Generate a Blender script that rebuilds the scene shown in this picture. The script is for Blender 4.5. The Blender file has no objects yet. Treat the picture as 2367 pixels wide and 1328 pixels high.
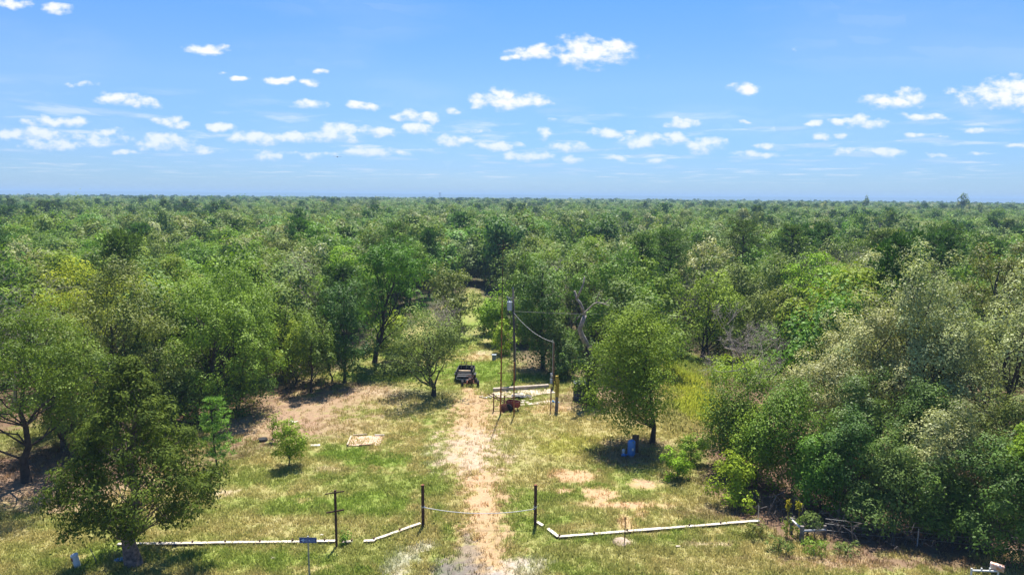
import bpy, math, random
import numpy as np
from mathutils import Vector, Matrix

# ------------------------------------------------------------------ scene, camera, light
S = bpy.context.scene
COL = S.collection
F = 1578.0; PW, PH = 2367.0, 1328.0          # focal length in photograph pixels, photograph size
CAMH = 20.0; PITCH = math.radians(7.65); ROLL = math.radians(0.46)
_f = Vector((0, math.cos(PITCH), -math.sin(PITCH)))
_u0 = Vector((0, math.sin(PITCH), math.cos(PITCH))); _r0 = Vector((1, 0, 0))
_r = _r0*math.cos(ROLL) + _u0*math.sin(ROLL)
_u = -_r0*math.sin(ROLL) + _u0*math.cos(ROLL)
CAMP = Vector((0, 0, CAMH))
cam_d = bpy.data.cameras.new('camera'); cam_d.sensor_width = 36; cam_d.lens = 36*F/PW
cam_d.clip_start = 0.5; cam_d.clip_end = 60000
cam = bpy.data.objects.new('camera', cam_d); COL.objects.link(cam)
m3 = Matrix((_r, _u, -_f)).transposed()
cam.matrix_world = Matrix.Translation(CAMP) @ m3.to_4x4()
S.camera = cam

def ray(px, py):
    return _f + _r*((px-PW/2)/F) + _u*((PH/2-py)/F)
def ground_at(px, py, z=0.0):
    d = ray(px, py); t = (z-CAMH)/d.z
    return CAMP + d*t
def point_at(px, py, Y):
    d = ray(px, py); return CAMP + d*(Y/d.y)
def depth_of(p):
    return (Vector(p)-CAMP).dot(_f)
def mpp(p):                                  # metres per photograph pixel at a point
    return depth_of(p)/F
def project(P):                              # (n,3) -> pixel coordinates
    P = np.asarray(P, float) - np.array(CAMP)
    d = P @ np.array(_f)
    return PW/2 + F*(P @ np.array(_r))/d, PH/2 - F*(P @ np.array(_u))/d

SUN_EL = math.radians(66); SUN_AZ = math.radians(7)      # azimuth clockwise from straight ahead (+Y)
sun_dir = Vector((math.sin(SUN_AZ)*math.cos(SUN_EL), math.cos(SUN_AZ)*math.cos(SUN_EL), math.sin(SUN_EL)))
sl = bpy.data.lights.new('sun', 'SUN'); sl.energy = 5.0; sl.angle = math.radians(0.53); sl.color = (1.0, 0.955, 0.88)
sun = bpy.data.objects.new('sun', sl); COL.objects.link(sun)
sun.rotation_euler = (-sun_dir).to_track_quat('-Z', 'Y').to_euler(); sun.location = (0, 0, 100)

def cloud_list():
    L = [(1350,122,58,30),(1425,116,40,25),(1375,128,80,16),(1235,121,46,13),(1185,132,18,5),(1150,236,64,14),(1205,232,58,14),(1168,222,26,15),
         (2330,222,110,24),(2370,205,80,26),(2060,236,66,13),(2105,226,32,18),(262,228,40,13),(315,233,40,13),(480,114,46,10),(955,269,40,11),
         (990,274,30,12),(715,243,36,9),(842,246,32,9),(1727,206,34,11),(1577,284,30,12),(110,282,60,11),(160,284,30,12),
         (385,275,30,11),(410,284,26,9),(645,188,30,9),(720,186,18,8),(748,162,16,6),(553,183,25,6),(25,8,40,10),(125,20,30,9),
         (1258,308,26,11),(1400,306,37,12),(1497,325,48,15),(1563,318,27,11),(1625,335,45,16),(1318,341,46,11),(1215,362,50,11),
         (1322,375,30,9),(1990,283,40,14),(1945,282,20,8),(1885,287,20,8),(2135,270,55,7),(1895,316,22,9),(1943,316,18,6),
         (2115,312,25,5),(2258,300,18,7),(1785,337,32,8),(1745,358,45,8),(2045,352,45,9),(1952,347,22,7),(2345,338,30,5),
         (75,312,80,16),(120,335,70,12),(380,330,70,19),(510,297,24,11),(580,318,50,13),(640,322,60,12),(775,305,48,20),
         (700,318,45,12),(875,306,48,12),(965,298,30,12),(1055,324,48,14),(1145,338,40,11),(845,350,56,12),(618,358,28,11)]
    Fn = [(190,195,55,6,.45),(1042,262,15,8,.3),(517,170,14,5,.35),(2020,62,12,7,.45),(1838,115,18,7,.45),(1460,303,18,6,.25),(2175,312,20,5,.3),
          (2155,356,22,5,.3),(1423,366,22,8,.25),(1510,375,36,7,.3),(220,325,70,14,.25),(250,305,34,12,.3),(285,354,27,6,.15),(470,345,60,10,.35),
          (1110,300,28,5,.35),(720,360,60,8,.4),(1715,285,16,4,.3),(1270,278,16,5,.5),(930,352,40,8,.4),(2265,356,30,5,.45)]
    return [(a, b, c, d, 0.0) for a, b, c, d in L] + Fn

def build_world():
    w = bpy.data.worlds.new('World'); S.world = w; w.use_nodes = True
    nt = w.node_tree; N = nt.nodes; K = nt.links; N.clear()
    out = N.new('ShaderNodeOutputWorld'); bg = N.new('ShaderNodeBackground'); bg.inputs['Strength'].default_value = 0.068
    K.new(bg.outputs[0], out.inputs[0])
    sky = N.new('ShaderNodeTexSky'); sky.sky_type = 'NISHITA'; sky.sun_disc = False
    sky.sun_elevation = SUN_EL; sky.sun_rotation = SUN_AZ
    sky.altitude = 200; sky.air_density = 1.0; sky.dust_density = 0.1; sky.ozone_density = 6.0
    def math_(op, a, b=None, c=None, clamp=False):
        n = N.new('ShaderNodeMath'); n.operation = op; n.use_clamp = clamp
        for i, v in enumerate((a, b, c)):
            if v is None: continue
            if isinstance(v, (int, float)): n.inputs[i].default_value = v
            else: K.new(v, n.inputs[i])
        return n.outputs[0]
    def vmath(op, a, b=None, c=None):
        n = N.new('ShaderNodeVectorMath'); n.operation = op
        for i, v in enumerate((a, b, c)):
            if v is None: continue
            if isinstance(v, tuple): n.inputs[i].default_value = v
            else: K.new(v, n.inputs[i])
        return n.outputs['Value'] if op in ('DOT_PRODUCT', 'LENGTH') else n.outputs['Vector']
    def smooth(x, a, b):
        n = N.new('ShaderNodeMapRange'); n.interpolation_type = 'SMOOTHSTEP'; n.clamp = True
        n.inputs[1].default_value = a; n.inputs[2].default_value = b; K.new(x, n.inputs[0]); return n.outputs[0]
    tc = N.new('ShaderNodeTexCoord'); sep = N.new('ShaderNodeSeparateXYZ'); K.new(tc.outputs['Generated'], sep.inputs[0])
    yy = math_('MAXIMUM', sep.outputs[1], 0.05)
    u = math_('DIVIDE', sep.outputs[0], yy); v = math_('DIVIDE', sep.outputs[2], yy)
    cmb = N.new('ShaderNodeCombineXYZ'); K.new(u, cmb.inputs[0]); K.new(v, cmb.inputs[1])
    # wobble the outline a little
    nz = N.new('ShaderNodeTexNoise'); nz.noise_dimensions = '2D'; nz.inputs['Scale'].default_value = 22; nz.inputs['Detail'].default_value = 2
    K.new(cmb.outputs[0], nz.inputs['Vector'])
    wob = vmath('MULTIPLY_ADD', nz.outputs['Color'], (0.03, 0.014, 0), (-0.015, -0.007, 0))
    uv = vmath('ADD', cmb.outputs[0], wob)
    suv = N.new('ShaderNodeSeparateXYZ'); K.new(uv, suv.inputs[0]); uw, vw = suv.outputs[0], suv.outputs[1]
    dmin = None
    for (cx, cy, hw, hh, off) in cloud_list():
        d = ray(cx, cy); cu, cv = d.x/d.y, d.z/d.y
        su, sv = F/(hw*1.30), F/(hh*1.36)
        qx = math_('MULTIPLY_ADD', uw, su, -cu*su); qy = math_('MULTIPLY_ADD', vw, sv, -cv*sv)
        a = math_('MULTIPLY_ADD', qy, qy, math_('MULTIPLY', qx, qx))
        if off: a = math_('ADD', a, off)
        # the height inside the nearest cloud rides in the small digits
        a = math_('MULTIPLY_ADD', qy, 0.001, math_('SNAP', a, 0.005))
        dmin = a if dmin is None else math_('MINIMUM', dmin, a)
    dmin = math_('ADD', dmin, 0.0025)
    ysel = math_('MULTIPLY_ADD', math_('MODULO', dmin, 0.005), 1000.0, -2.5)
    mm = math_('SUBTRACT', 1.0, dmin); mm = math_('MAXIMUM', mm, -1.5)
    nb = N.new('ShaderNodeTexNoise'); nb.noise_dimensions = '2D'; nb.inputs['Scale'].default_value = 46; nb.inputs['Detail'].default_value = 6
    nb.inputs['Roughness'].default_value = 0.56
    mp = N.new('ShaderNodeMapping'); mp.inputs['Scale'].default_value = (1, 1.7, 1); K.new(cmb.outputs[0], mp.inputs['Vector']); K.new(mp.outputs[0], nb.inputs['Vector'])
    nn = math_('SUBTRACT', nb.outputs[0], 0.5)
    x = math_('MULTIPLY_ADD', nn, 2.5, mm)
    front = smooth(sep.outputs[1], 0.2, 0.35)
    a1 = math_('MULTIPLY', smooth(x, -0.05, 1.2), front)
    # low small broken clouds near the horizon all round, by direction on a flat layer
    zz = math_('ADD', math_('MAXIMUM', sep.outputs[2], 0.0), 0.03)
    c2 = N.new('ShaderNodeCombineXYZ'); K.new(math_('DIVIDE', sep.outputs[0], zz), c2.inputs[0]); K.new(math_('DIVIDE', sep.outputs[1], zz), c2.inputs[1])
    n2 = N.new('ShaderNodeTexNoise'); n2.noise_dimensions = '2D'; n2.inputs['Scale'].default_value = 1.1; n2.inputs['Detail'].default_value = 5; n2.inputs['Roughness'].default_value = .55
    K.new(c2.outputs[0], n2.inputs['Vector'])
    low = math_('MULTIPLY', smooth(sep.outputs[2], 0.012, 0.03), math_('SUBTRACT', 1.0, smooth(sep.outputs[2], 0.07, 0.15)))
    a2 = math_('MULTIPLY', math_('MULTIPLY', smooth(n2.outputs[0], 0.49, 0.74), low), 0.6)
    # thin high veil
    n3 = N.new('ShaderNodeTexNoise'); n3.noise_dimensions = '2D'; n3.inputs['Scale'].default_value = 2.2; n3.inputs['Detail'].default_value = 5
    mp3 = N.new('ShaderNodeMapping'); mp3.inputs['Scale'].default_value = (1, 4.0, 1); mp3.inputs['Rotation'].default_value = (0, 0, -.12); K.new(cmb.outputs[0], mp3.inputs['Vector']); K.new(mp3.outputs[0], n3.inputs['Vector'])
    a3 = math_('MULTIPLY', math_('MULTIPLY', smooth(n3.outputs[0], 0.42, 0.75), front), 0.10)
    al = math_('MAXIMUM', math_('MAXIMUM', a1, a2), a3)
    # clouds near the horizon are seen through more air
    al = math_('MULTIPLY', al, math_('MULTIPLY_ADD', smooth(sep.outputs[2], 0.0, 0.16), 0.4, 0.6))
    core = smooth(math_('MULTIPLY_ADD', nn, 2.2, math_('MULTIPLY_ADD', ysel, 1.0, math_('MULTIPLY', mm, .35))), -0.75, 0.55)
    sh = N.new('ShaderNodeMix'); sh.data_type = 'RGBA'; sh.inputs[6].default_value = (5.0, 5.9, 7.3, 1); sh.inputs[7].default_value = (7.6, 7.7, 7.8, 1)
    K.new(core, sh.inputs[0])
    hs = N.new('ShaderNodeHueSaturation'); hs.inputs['Saturation'].default_value = 1.0; hs.inputs['Value'].default_value = 1.0; K.new(sky.outputs[0], hs.inputs['Color'])
    tint = N.new('ShaderNodeMix'); tint.data_type = 'RGBA'; tint.blend_type = 'MULTIPLY'; tint.inputs[0].default_value = 1
    tint.inputs[7].default_value = SKY_TINT; K.new(hs.outputs[0], tint.inputs[6])
    gr = N.new('ShaderNodeValToRGB'); els = gr.color_ramp.elements; els[0].position = 0.0; els[0].color = (.47, .54, .73, 1); els[1].position = 1.0; els[1].color = (.66, .83, .95, 1)
    for pos, col in ((.06, (.57, .62, .78, 1)), (.15, (.80, .78, .86, 1)), (.26, (.66, .80, .92, 1))):
        e = els.new(pos); e.color = col
    K.new(sep.outputs[2], gr.inputs[0]); t2 = N.new('ShaderNodeMix'); t2.data_type = 'RGBA'; t2.blend_type = 'MULTIPLY'; t2.inputs[0].default_value = 1
    K.new(tint.outputs[2], t2.inputs[6]); K.new(gr.outputs[0], t2.inputs[7])
    mx = N.new('ShaderNodeMix'); mx.data_type = 'RGBA'; K.new(al, mx.inputs[0]); K.new(t2.outputs[2], mx.inputs[6]); K.new(sh.outputs[2], mx.inputs[7])
    K.new(mx.outputs[2], bg.inputs['Color'])
SKY_TINT = (0.93, 1.12, 1.27, 1)
build_world()
S.view_settings.view_transform = 'Standard'; S.view_settings.look = 'None'; S.view_settings.gamma = 1
S.view_settings.exposure = 1.05; S.view_settings.use_curve_mapping = False
cy = S.cycles
cy.max_bounces = 7; cy.diffuse_bounces = 1; cy.glossy_bounces = 2; cy.transmission_bounces = 2; cy.volume_bounces = 0
cy.use_denoising = True

# ------------------------------------------------------------------ numbers: noise
def _hash(ix, iy, seed):
    h = (ix.astype(np.int64)*374761393 + iy.astype(np.int64)*668265263 + seed*1442695041) & 0xFFFFFFFF
    h = ((h ^ (h >> 13))*1274126177) & 0xFFFFFFFF
    return ((h ^ (h >> 16)) & 0xFFFF)/65535.0
def vnoise(x, y, seed=0):
    ix, iy = np.floor(x), np.floor(y); fx, fy = x-ix, y-iy
    fx = fx*fx*(3-2*fx); fy = fy*fy*(3-2*fy)
    a = _hash(ix, iy, seed); b = _hash(ix+1, iy, seed); c = _hash(ix, iy+1, seed); d = _hash(ix+1, iy+1, seed)
    return (a*(1-fx)+b*fx)*(1-fy) + (c*(1-fx)+d*fx)*fy
def fbm(x, y, seed=0, oct=4):
    t = 0; a = 0.5; s = 0
    for i in range(oct):
        t = t + a*vnoise(x*2**i+17.3*i, y*2**i-9.1*i, seed+i); s += a; a *= 0.5
    return t/s
def sstep(x, a, b):
    t = np.clip((x-a)/(b-a), 0, 1); return t*t*(3-2*t)

# ------------------------------------------------------------------ materials
def mat_new(name):
    m = bpy.data.materials.new(name); m.use_nodes = True
    nt = m.node_tree; return m, nt.nodes, nt.links, nt.nodes['Principled BSDF']
def simple(name, color, rough=0.7, metal=0.0, vary=0.25, scale=6.0, spec=0.4, bump=0.0, second=None):
    m, N, K, B = mat_new(name)
    B.inputs['Roughness'].default_value = rough; B.inputs['Metallic'].default_value = metal
    B.inputs['Specular IOR Level'].default_value = spec
    tc = N.new('ShaderNodeTexCoord'); nz = N.new('ShaderNodeTexNoise'); nz.inputs['Scale'].default_value = scale; nz.inputs['Detail'].default_value = 5
    nz.inputs['Roughness'].default_value = .65
    K.new(tc.outputs['Object'], nz.inputs['Vector'])
    rp = N.new('ShaderNodeValToRGB'); c = color
    s2 = second or tuple(v*(1-vary*1.4) for v in c)
    rp.color_ramp.elements[0].position = .36; rp.color_ramp.elements[1].position = .66
    rp.color_ramp.elements[0].color = (*s2, 1); rp.color_ramp.elements[1].color = (*[min(1, v*(1+vary*.5)) for v in c], 1)
    K.new(nz.outputs[0], rp.inputs[0]); K.new(rp.outputs[0], B.inputs['Base Color'])
    if bump:
        bp = N.new('ShaderNodeBump'); bp.inputs['Strength'].default_value = bump; bp.inputs['Distance'].default_value = .03
        K.new(nz.outputs[0], bp.inputs['Height']); K.new(bp.outputs[0], B.inputs['Normal'])
    return m
LEAF_GAIN = (1.76, 1.78, 1.12)
def leaf_mat(name, dark, light, rough=0.5, trans=0.36, spec=0.3, hue=0.02):
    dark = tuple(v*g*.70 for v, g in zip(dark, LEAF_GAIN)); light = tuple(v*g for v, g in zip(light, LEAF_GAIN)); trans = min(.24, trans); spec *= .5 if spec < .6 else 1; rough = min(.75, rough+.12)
    m, N, K, B = mat_new(name)
    at = N.new('ShaderNodeAttribute'); at.attribute_name = 'tint'
    mx = N.new('ShaderNodeMix'); mx.data_type = 'RGBA'; mx.inputs[6].default_value = (*dark, 1); mx.inputs[7].default_value = (*light, 1)
    K.new(at.outputs['Fac'], mx.inputs[0])
    oi = N.new('ShaderNodeObjectInfo'); hs = N.new('ShaderNodeHueSaturation')
    a = N.new('ShaderNodeMath'); a.operation = 'MULTIPLY_ADD'; a.inputs[1].default_value = hue*2; a.inputs[2].default_value = 0.5-hue
    b = N.new('ShaderNodeMath'); b.operation = 'MULTIPLY_ADD'; b.inputs[1].default_value = 0.26; b.inputs[2].default_value = 0.86
    fr = N.new('ShaderNodeMath'); fr.operation = 'FRACT'; m7 = N.new('ShaderNodeMath'); m7.operation = 'MULTIPLY'; m7.inputs[1].default_value = 7.31
    K.new(oi.outputs['Random'], a.inputs[0]); K.new(oi.outputs['Random'], m7.inputs[0]); K.new(m7.outputs[0], fr.inputs[0]); K.new(fr.outputs[0], b.inputs[0])
    K.new(a.outputs[0], hs.inputs['Hue']); K.new(b.outputs[0], hs.inputs['Value']); K.new(mx.outputs[2], hs.inputs['Color'])
    K.new(hs.outputs[0], B.inputs['Base Color']); B.inputs['Roughness'].default_value = rough; B.inputs['Specular IOR Level'].default_value = spec
    tr = N.new('ShaderNodeBsdfTranslucent'); ty = N.new('ShaderNodeMix'); ty.data_type = 'RGBA'; ty.blend_type = 'MULTIPLY'; ty.inputs[0].default_value = 1
    ty.inputs[7].default_value = (1.25, 1.3, .7, 1); K.new(hs.outputs[0], ty.inputs[6]); K.new(ty.outputs[2], tr.inputs[0])
    ms = N.new('ShaderNodeMixShader'); ms.inputs[0].default_value = trans
    K.new(B.outputs[0], ms.inputs[1]); K.new(tr.outputs[0], ms.inputs[2])
    K.new(ms.outputs[0], N['Material Output'].inputs[0])
    return m
LEAF = {
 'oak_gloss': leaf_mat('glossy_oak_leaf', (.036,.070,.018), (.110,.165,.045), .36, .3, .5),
 'oak_olive': leaf_mat('olive_oak_leaf', (.056,.078,.016), (.150,.172,.046), .42, .3, .45),
 'oak_green': leaf_mat('green_oak_leaf', (.050,.105,.012), (.125,.205,.030), .45, .36, .4),
 'fresh': leaf_mat('fresh_green_leaf', (.075,.130,.014), (.165,.235,.036), .5, .4, .3),
 'lime': leaf_mat('lime_leaf', (.095,.150,.010), (.215,.290,.030), .5, .42, .3),
 'yellow': leaf_mat('yellow_green_leaf', (.150,.165,.012), (.300,.290,.030), .55, .4, .25),
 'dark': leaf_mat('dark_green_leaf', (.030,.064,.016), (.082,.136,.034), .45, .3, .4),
 'silver': leaf_mat('silvery_leaf', (.062,.082,.036), (.36,.365,.245), .36, .28, .35),
 'grey_green': leaf_mat('grey_green_leaf', (.054,.086,.026), (.138,.182,.062), .5, .34, .35),
 'pine': leaf_mat('pine_needle', (.026,.058,.016), (.074,.128,.030), .5, .25, .3),
 'pine_bright': leaf_mat('young_pine_needle', (.060,.140,.030), (.150,.260,.070), .5, .3, .3),
 'cedar': leaf_mat('cedar_spray', (.024,.042,.012), (.100,.122,.024), .6, .25, .2),
 'vine': leaf_mat('vine_yellow_leaf', (.14,.13,.010), (.27,.23,.025), .6, .4, .2),
 'rust': leaf_mat('rusty_brown_leaf', (.16,.085,.05), (.26,.15,.09), .6, .3, .2),
 'deadgrey': leaf_mat('grey_twig', (.16,.14,.12), (.30,.27,.24), .8, .1, .1),
}
BARK = simple('bark', (.10,.075,.055), .9, vary=.45, scale=3, bump=.6)
BARKD = simple('dark_bark', (.055,.042,.034), .9, vary=.4, scale=3, bump=.6)
BARKC = simple('cedar_bark', (.24,.17,.14), .9, vary=.5, scale=4, bump=.8)
BARKG = simple('grey_dead_wood', (.34,.29,.25), .85, vary=.4, scale=3, bump=.4)
RUST = simple('rusty_steel', (.24,.085,.045), .85, .2, vary=.5, scale=5)
RUSTD = simple('dark_rusty_pipe', (.10,.045,.030), .8, .2, vary=.45, scale=4)
ORANGE = simple('orange_rust', (.36,.14,.045), .85, .1, vary=.4, scale=4)
REDP = simple('faded_red_paint', (.33,.055,.035), .7, vary=.4, scale=3)
WHITE = simple('weathered_white_paint', (.74,.68,.58), .7, vary=.15, scale=1.8, second=(.46,.37,.28))
PLASTIC = simple('white_plastic', (.74,.73,.70), .45, vary=.08, scale=2)
CONC = simple('pale_concrete', (.50,.42,.33), .9, vary=.2, scale=1.6, bump=.25, second=(.47,.37,.27))
CONCB = simple('concrete_kerb', (.50,.42,.33), .9, vary=.22, scale=2, bump=.3)
GREYW = simple('grey_wood', (.22,.19,.17), .9, vary=.4, scale=3, bump=.3)
WOOD = simple('weathered_plank', (.55,.42,.29), .85, vary=.3, scale=3)
BROWNW = simple('brown_wood', (.15,.085,.05), .9, vary=.4, scale=3)
BLACK = simple('black_paint', (.012,.013,.016), .6, vary=.3, scale=3, spec=.5)
RUBBER = simple('rubber', (.022,.021,.021), .85, vary=.3, scale=4)
GALV = simple('galvanised_steel', (.42,.43,.44), .5, .6, vary=.2, scale=5)
GREYP = simple('grey_paint', (.30,.32,.34), .5, vary=.2, scale=3)
TRANSF = simple('transformer_grey_paint', (.45,.50,.55), .4, vary=.1, scale=2)
BLUET = simple('blue_tank_paint', (.07,.23,.58), .45, vary=.15, scale=2, second=(.09,.22,.46))
BLUEB = simple('blue_plastic', (.06,.24,.50), .5, vary=.2, scale=3)
CISTERN = simple('weathered_cistern', (.11,.12,.13), .85, vary=.4, scale=2)
SHING = simple('grey_shingle', (.12,.12,.125), .9, vary=.4, scale=4)
SIGNB_SKY = simple('sign_black_skylit', (.008,.032,.190), .45, vary=.1, scale=2)  # black panel and letters, blue of the reflected sky mixed into the colour
SIGNW_SKY = simple('sign_white_skylit', (.30,.43,.76), .5, vary=.05, scale=2)  # white arrow and border, the shaded face's blue skylight painted into the colour
CABLE = simple('pale_cable', (.66,.63,.58), .6, vary=.15, scale=5)
WIRE = simple('wire', (.30,.29,.28), .5, .3, vary=.2)
YELLOWP = simple('yellow_weathered_wood', (.55,.40,.06), .8, vary=.3, scale=4)
SOILR = simple('pale_soil', (.42,.32,.23), .95, vary=.25, scale=3, bump=.5)
ALU = simple('bare_grey_metal', (.55,.55,.57), .4, .5, vary=.2)

# ------------------------------------------------------------------ mesh builders
def mesh_np(name, V, Q, mats, tint=None, mi=None):
    me = bpy.data.meshes.new(name); V = np.asarray(V, np.float32); Q = np.asarray(Q, np.int32)
    me.vertices.add(len(V)); me.vertices.foreach_set('co', V.ravel())
    me.loops.add(Q.size); me.loops.foreach_set('vertex_index', Q.ravel())
    me.polygons.add(len(Q)); me.polygons.foreach_set('loop_start', np.arange(len(Q), dtype=np.int32)*Q.shape[1])
    if mi is not None: me.polygons.foreach_set('material_index', np.asarray(mi, np.int32))
    if tint is not None:
        a = me.attributes.new('tint', 'FLOAT', 'POINT'); a.data.foreach_set('value', np.asarray(tint, np.float32))
    for m in (mats if isinstance(mats, (list, tuple)) else [mats]): me.materials.append(m)
    me.update(calc_edges=True); me.validate()
    return me
def link(name, me, parent=None, loc=(0,0,0), rotz=0):
    o = bpy.data.objects.new(name, me); COL.objects.link(o); o.location = loc
    if rotz: o.rotation_euler = (0, 0, rotz)
    if parent is not None: o.parent = parent
    return o
def props(o, label=None, cat=None, group=None, kind=None):
    if label: o['label'] = label
    if cat: o['category'] = cat
    if group: o['group'] = group
    if kind: o['kind'] = kind
    return o
def root(name, label, cat, loc, rotz=0, group=None):
    e = bpy.data.objects.new(name, None); COL.objects.link(e); e.location = loc; e.rotation_euler = (0, 0, rotz); e.empty_display_size = .2
    return props(e, label, cat, group, 'thing')
class MB:
    def __init__(s): s.v = []; s.f = []
    def add(s, v, f):
        n = len(s.v); s.v += [tuple(p) for p in v]; s.f += [tuple(i+n for i in q) for q in f]; return s
    def box(s, c, d, rz=0, rx=0, ry=0, bev=0.0):
        M = Matrix.Translation(c) @ Matrix.Rotation(rz, 4, 'Z') @ Matrix.Rotation(ry, 4, 'Y') @ Matrix.Rotation(rx, 4, 'X')
        x, y, z = d[0]/2, d[1]/2, d[2]/2
        if bev <= 0:
            v = [M @ Vector(p) for p in ((-x,-y,-z),(x,-y,-z),(x,y,-z),(-x,y,-z),(-x,-y,z),(x,-y,z),(x,y,z),(-x,y,z))]
            return s.add(v, [(3,2,1,0),(4,5,6,7),(0,1,5,4),(1,2,6,5),(2,3,7,6),(3,0,4,7)])
        b = bev; v = []
        for zz, k in ((-z, b), (-z+b, 0), (z-b, 0), (z, b)):
            for p in ((-x+k,-y+k),(x-k,-y+k),(x-k,y-k),(-x+k,y-k)): v.append(M @ Vector((*p, zz)))
        f = [(3,2,1,0),(12,13,14,15)]
        for l in range(3):
            for i in range(4):
                j = (i+1) % 4; f.append((l*4+i, l*4+j, l*4+4+j, l*4+4+i))
        return s.add(v, f)
    def tube(s, pts, rad, n=8, cap=True):
        pts = [Vector(p) for p in pts]; k = len(pts)
        rad = [rad]*k if isinstance(rad, (int, float)) else list(rad)
        base = []; prev = None
        for i, p in enumerate(pts):
            t = (pts[min(i+1, k-1)]-pts[max(i-1, 0)]).normalized()
            if prev is None:
                a = Vector((1,0,0)) if abs(t.x) < .8 else Vector((0,1,0)); a = (a - t*a.dot(t)).normalized()
            else: a = (prev - t*prev.dot(t)).normalized()
            prev = a; b = t.cross(a)
            for j in range(n):
                g = 2*math.pi*j/n; base.append(p + (a*math.cos(g)+b*math.sin(g))*rad[i])
        f = []
        for i in range(k-1):
            for j in range(n):
                j2 = (j+1) % n; f.append((i*n+j, i*n+j2, (i+1)*n+j2, (i+1)*n+j))
        if cap: f.append(tuple(range(n-1, -1, -1))); f.append(tuple((k-1)*n+j for j in range(n)))
        return s.add(base, f)
    def lathe(s, prof, n=16, c=(0,0,0), axis='Z'):
        v = []; f = []; k = len(prof)
        for r, z in prof:
            for j in range(n):
                g = 2*math.pi*j/n; p = (r*math.cos(g), r*math.sin(g), z)
                if axis == 'X': p = (p[2], p[0], p[1])
                if axis == 'Y': p = (p[0], p[2], p[1])
                v.append((p[0]+c[0], p[1]+c[1], p[2]+c[2]))
        for i in range(k-1):
            for j in range(n):
                j2 = (j+1) % n; f.append((i*n+j, i*n+j2, (i+1)*n+j2, (i+1)*n+j))
        f.append(tuple(range(n-1, -1, -1))); f.append(tuple((k-1)*n+j for j in range(n)))
        return s.add(v, f)
    def mesh(s, name, mat, smooth=False):
        me = bpy.data.meshes.new(name); me.from_pydata(s.v, [], s.f); me.materials.append(mat); me.update()
        if smooth: me.polygons.foreach_set('use_smooth', [True]*len(me.polygons))
        return me
    def build(s, name, mat, parent=None, loc=(0,0,0), rotz=0, smooth=False):
        return link(name, s.mesh(name, mat, smooth), parent, loc, rotz)

# ------------------------------------------------------------------ trees
class TB:                                     # quads gathered as arrays
    def __init__(s): s.V = []; s.Q = []; s.T = []; s.n = 0
    def put(s, V, Q, T=None):
        s.V.append(np.asarray(V, np.float32)); s.Q.append(np.asarray(Q, np.int32)+s.n); s.T.append(np.zeros(len(V)) if T is None else T); s.n += len(V)
    def tube(s, pts, rad, n=5):
        pts = np.asarray(pts, float); k = len(pts); t = np.gradient(pts, axis=0); t /= np.linalg.norm(t, axis=1)[:, None]+1e-9
        ref = np.array([1., .13, 0]) if abs(t[0][0]) < .8 else np.array([0., 1, .13])
        a = ref - t*(t@ref)[:, None]; a /= np.linalg.norm(a, axis=1)[:, None]+1e-9; b = np.cross(t, a)
        g = np.arange(n)*2*np.pi/n; r = np.asarray(rad, float)[:, None, None]
        V = pts[:, None, :] + r*(a[:, None, :]*np.cos(g)[None, :, None] + b[:, None, :]*np.sin(g)[None, :, None])
        i = np.arange(k-1)[:, None]*n; j = np.arange(n)[None, :]; j2 = (j+1) % n
        Q = np.stack([i+j, i+j2, i+n+j2, i+n+j], -1).reshape(-1, 4)
        s.put(V.reshape(-1, 3), Q)
    def leaves(s, C, Nn, L, W, tint, rng, axis=None, fold=.18):
        N = len(C); Nn = Nn/(np.linalg.norm(Nn, axis=1)[:, None]+1e-9)
        r = rng.normal(size=(N, 3)) if axis is None else axis + rng.normal(size=(N, 3))*.35
        t = r - Nn*(r*Nn).sum(1)[:, None]; t /= np.linalg.norm(t, axis=1)[:, None]+1e-9; b = np.cross(Nn, t)
        L = np.broadcast_to(L, N)[:, None]; W = np.broadcast_to(W, N)[:, None]
        up = Nn*W*fold
        V = np.stack([C-t*L*.5, C+b*W*.5+up, C+t*L*.5, C-b*W*.5+up], 1).reshape(-1, 3)
        s.put(V, np.arange(N*4).reshape(-1, 4), np.repeat(tint, 4))
    def mesh(s, name, mats, mi=None):
        return mesh_np(name, np.concatenate(s.V), np.concatenate(s.Q), mats, np.concatenate(s.T), mi)

def unit(rng, n, zmin=-1.0):
    v = rng.normal(size=(n*3+8, 3)); v /= np.linalg.norm(v, axis=1)[:, None]; v = v[v[:, 2] > zmin]; return v[:n]

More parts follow.
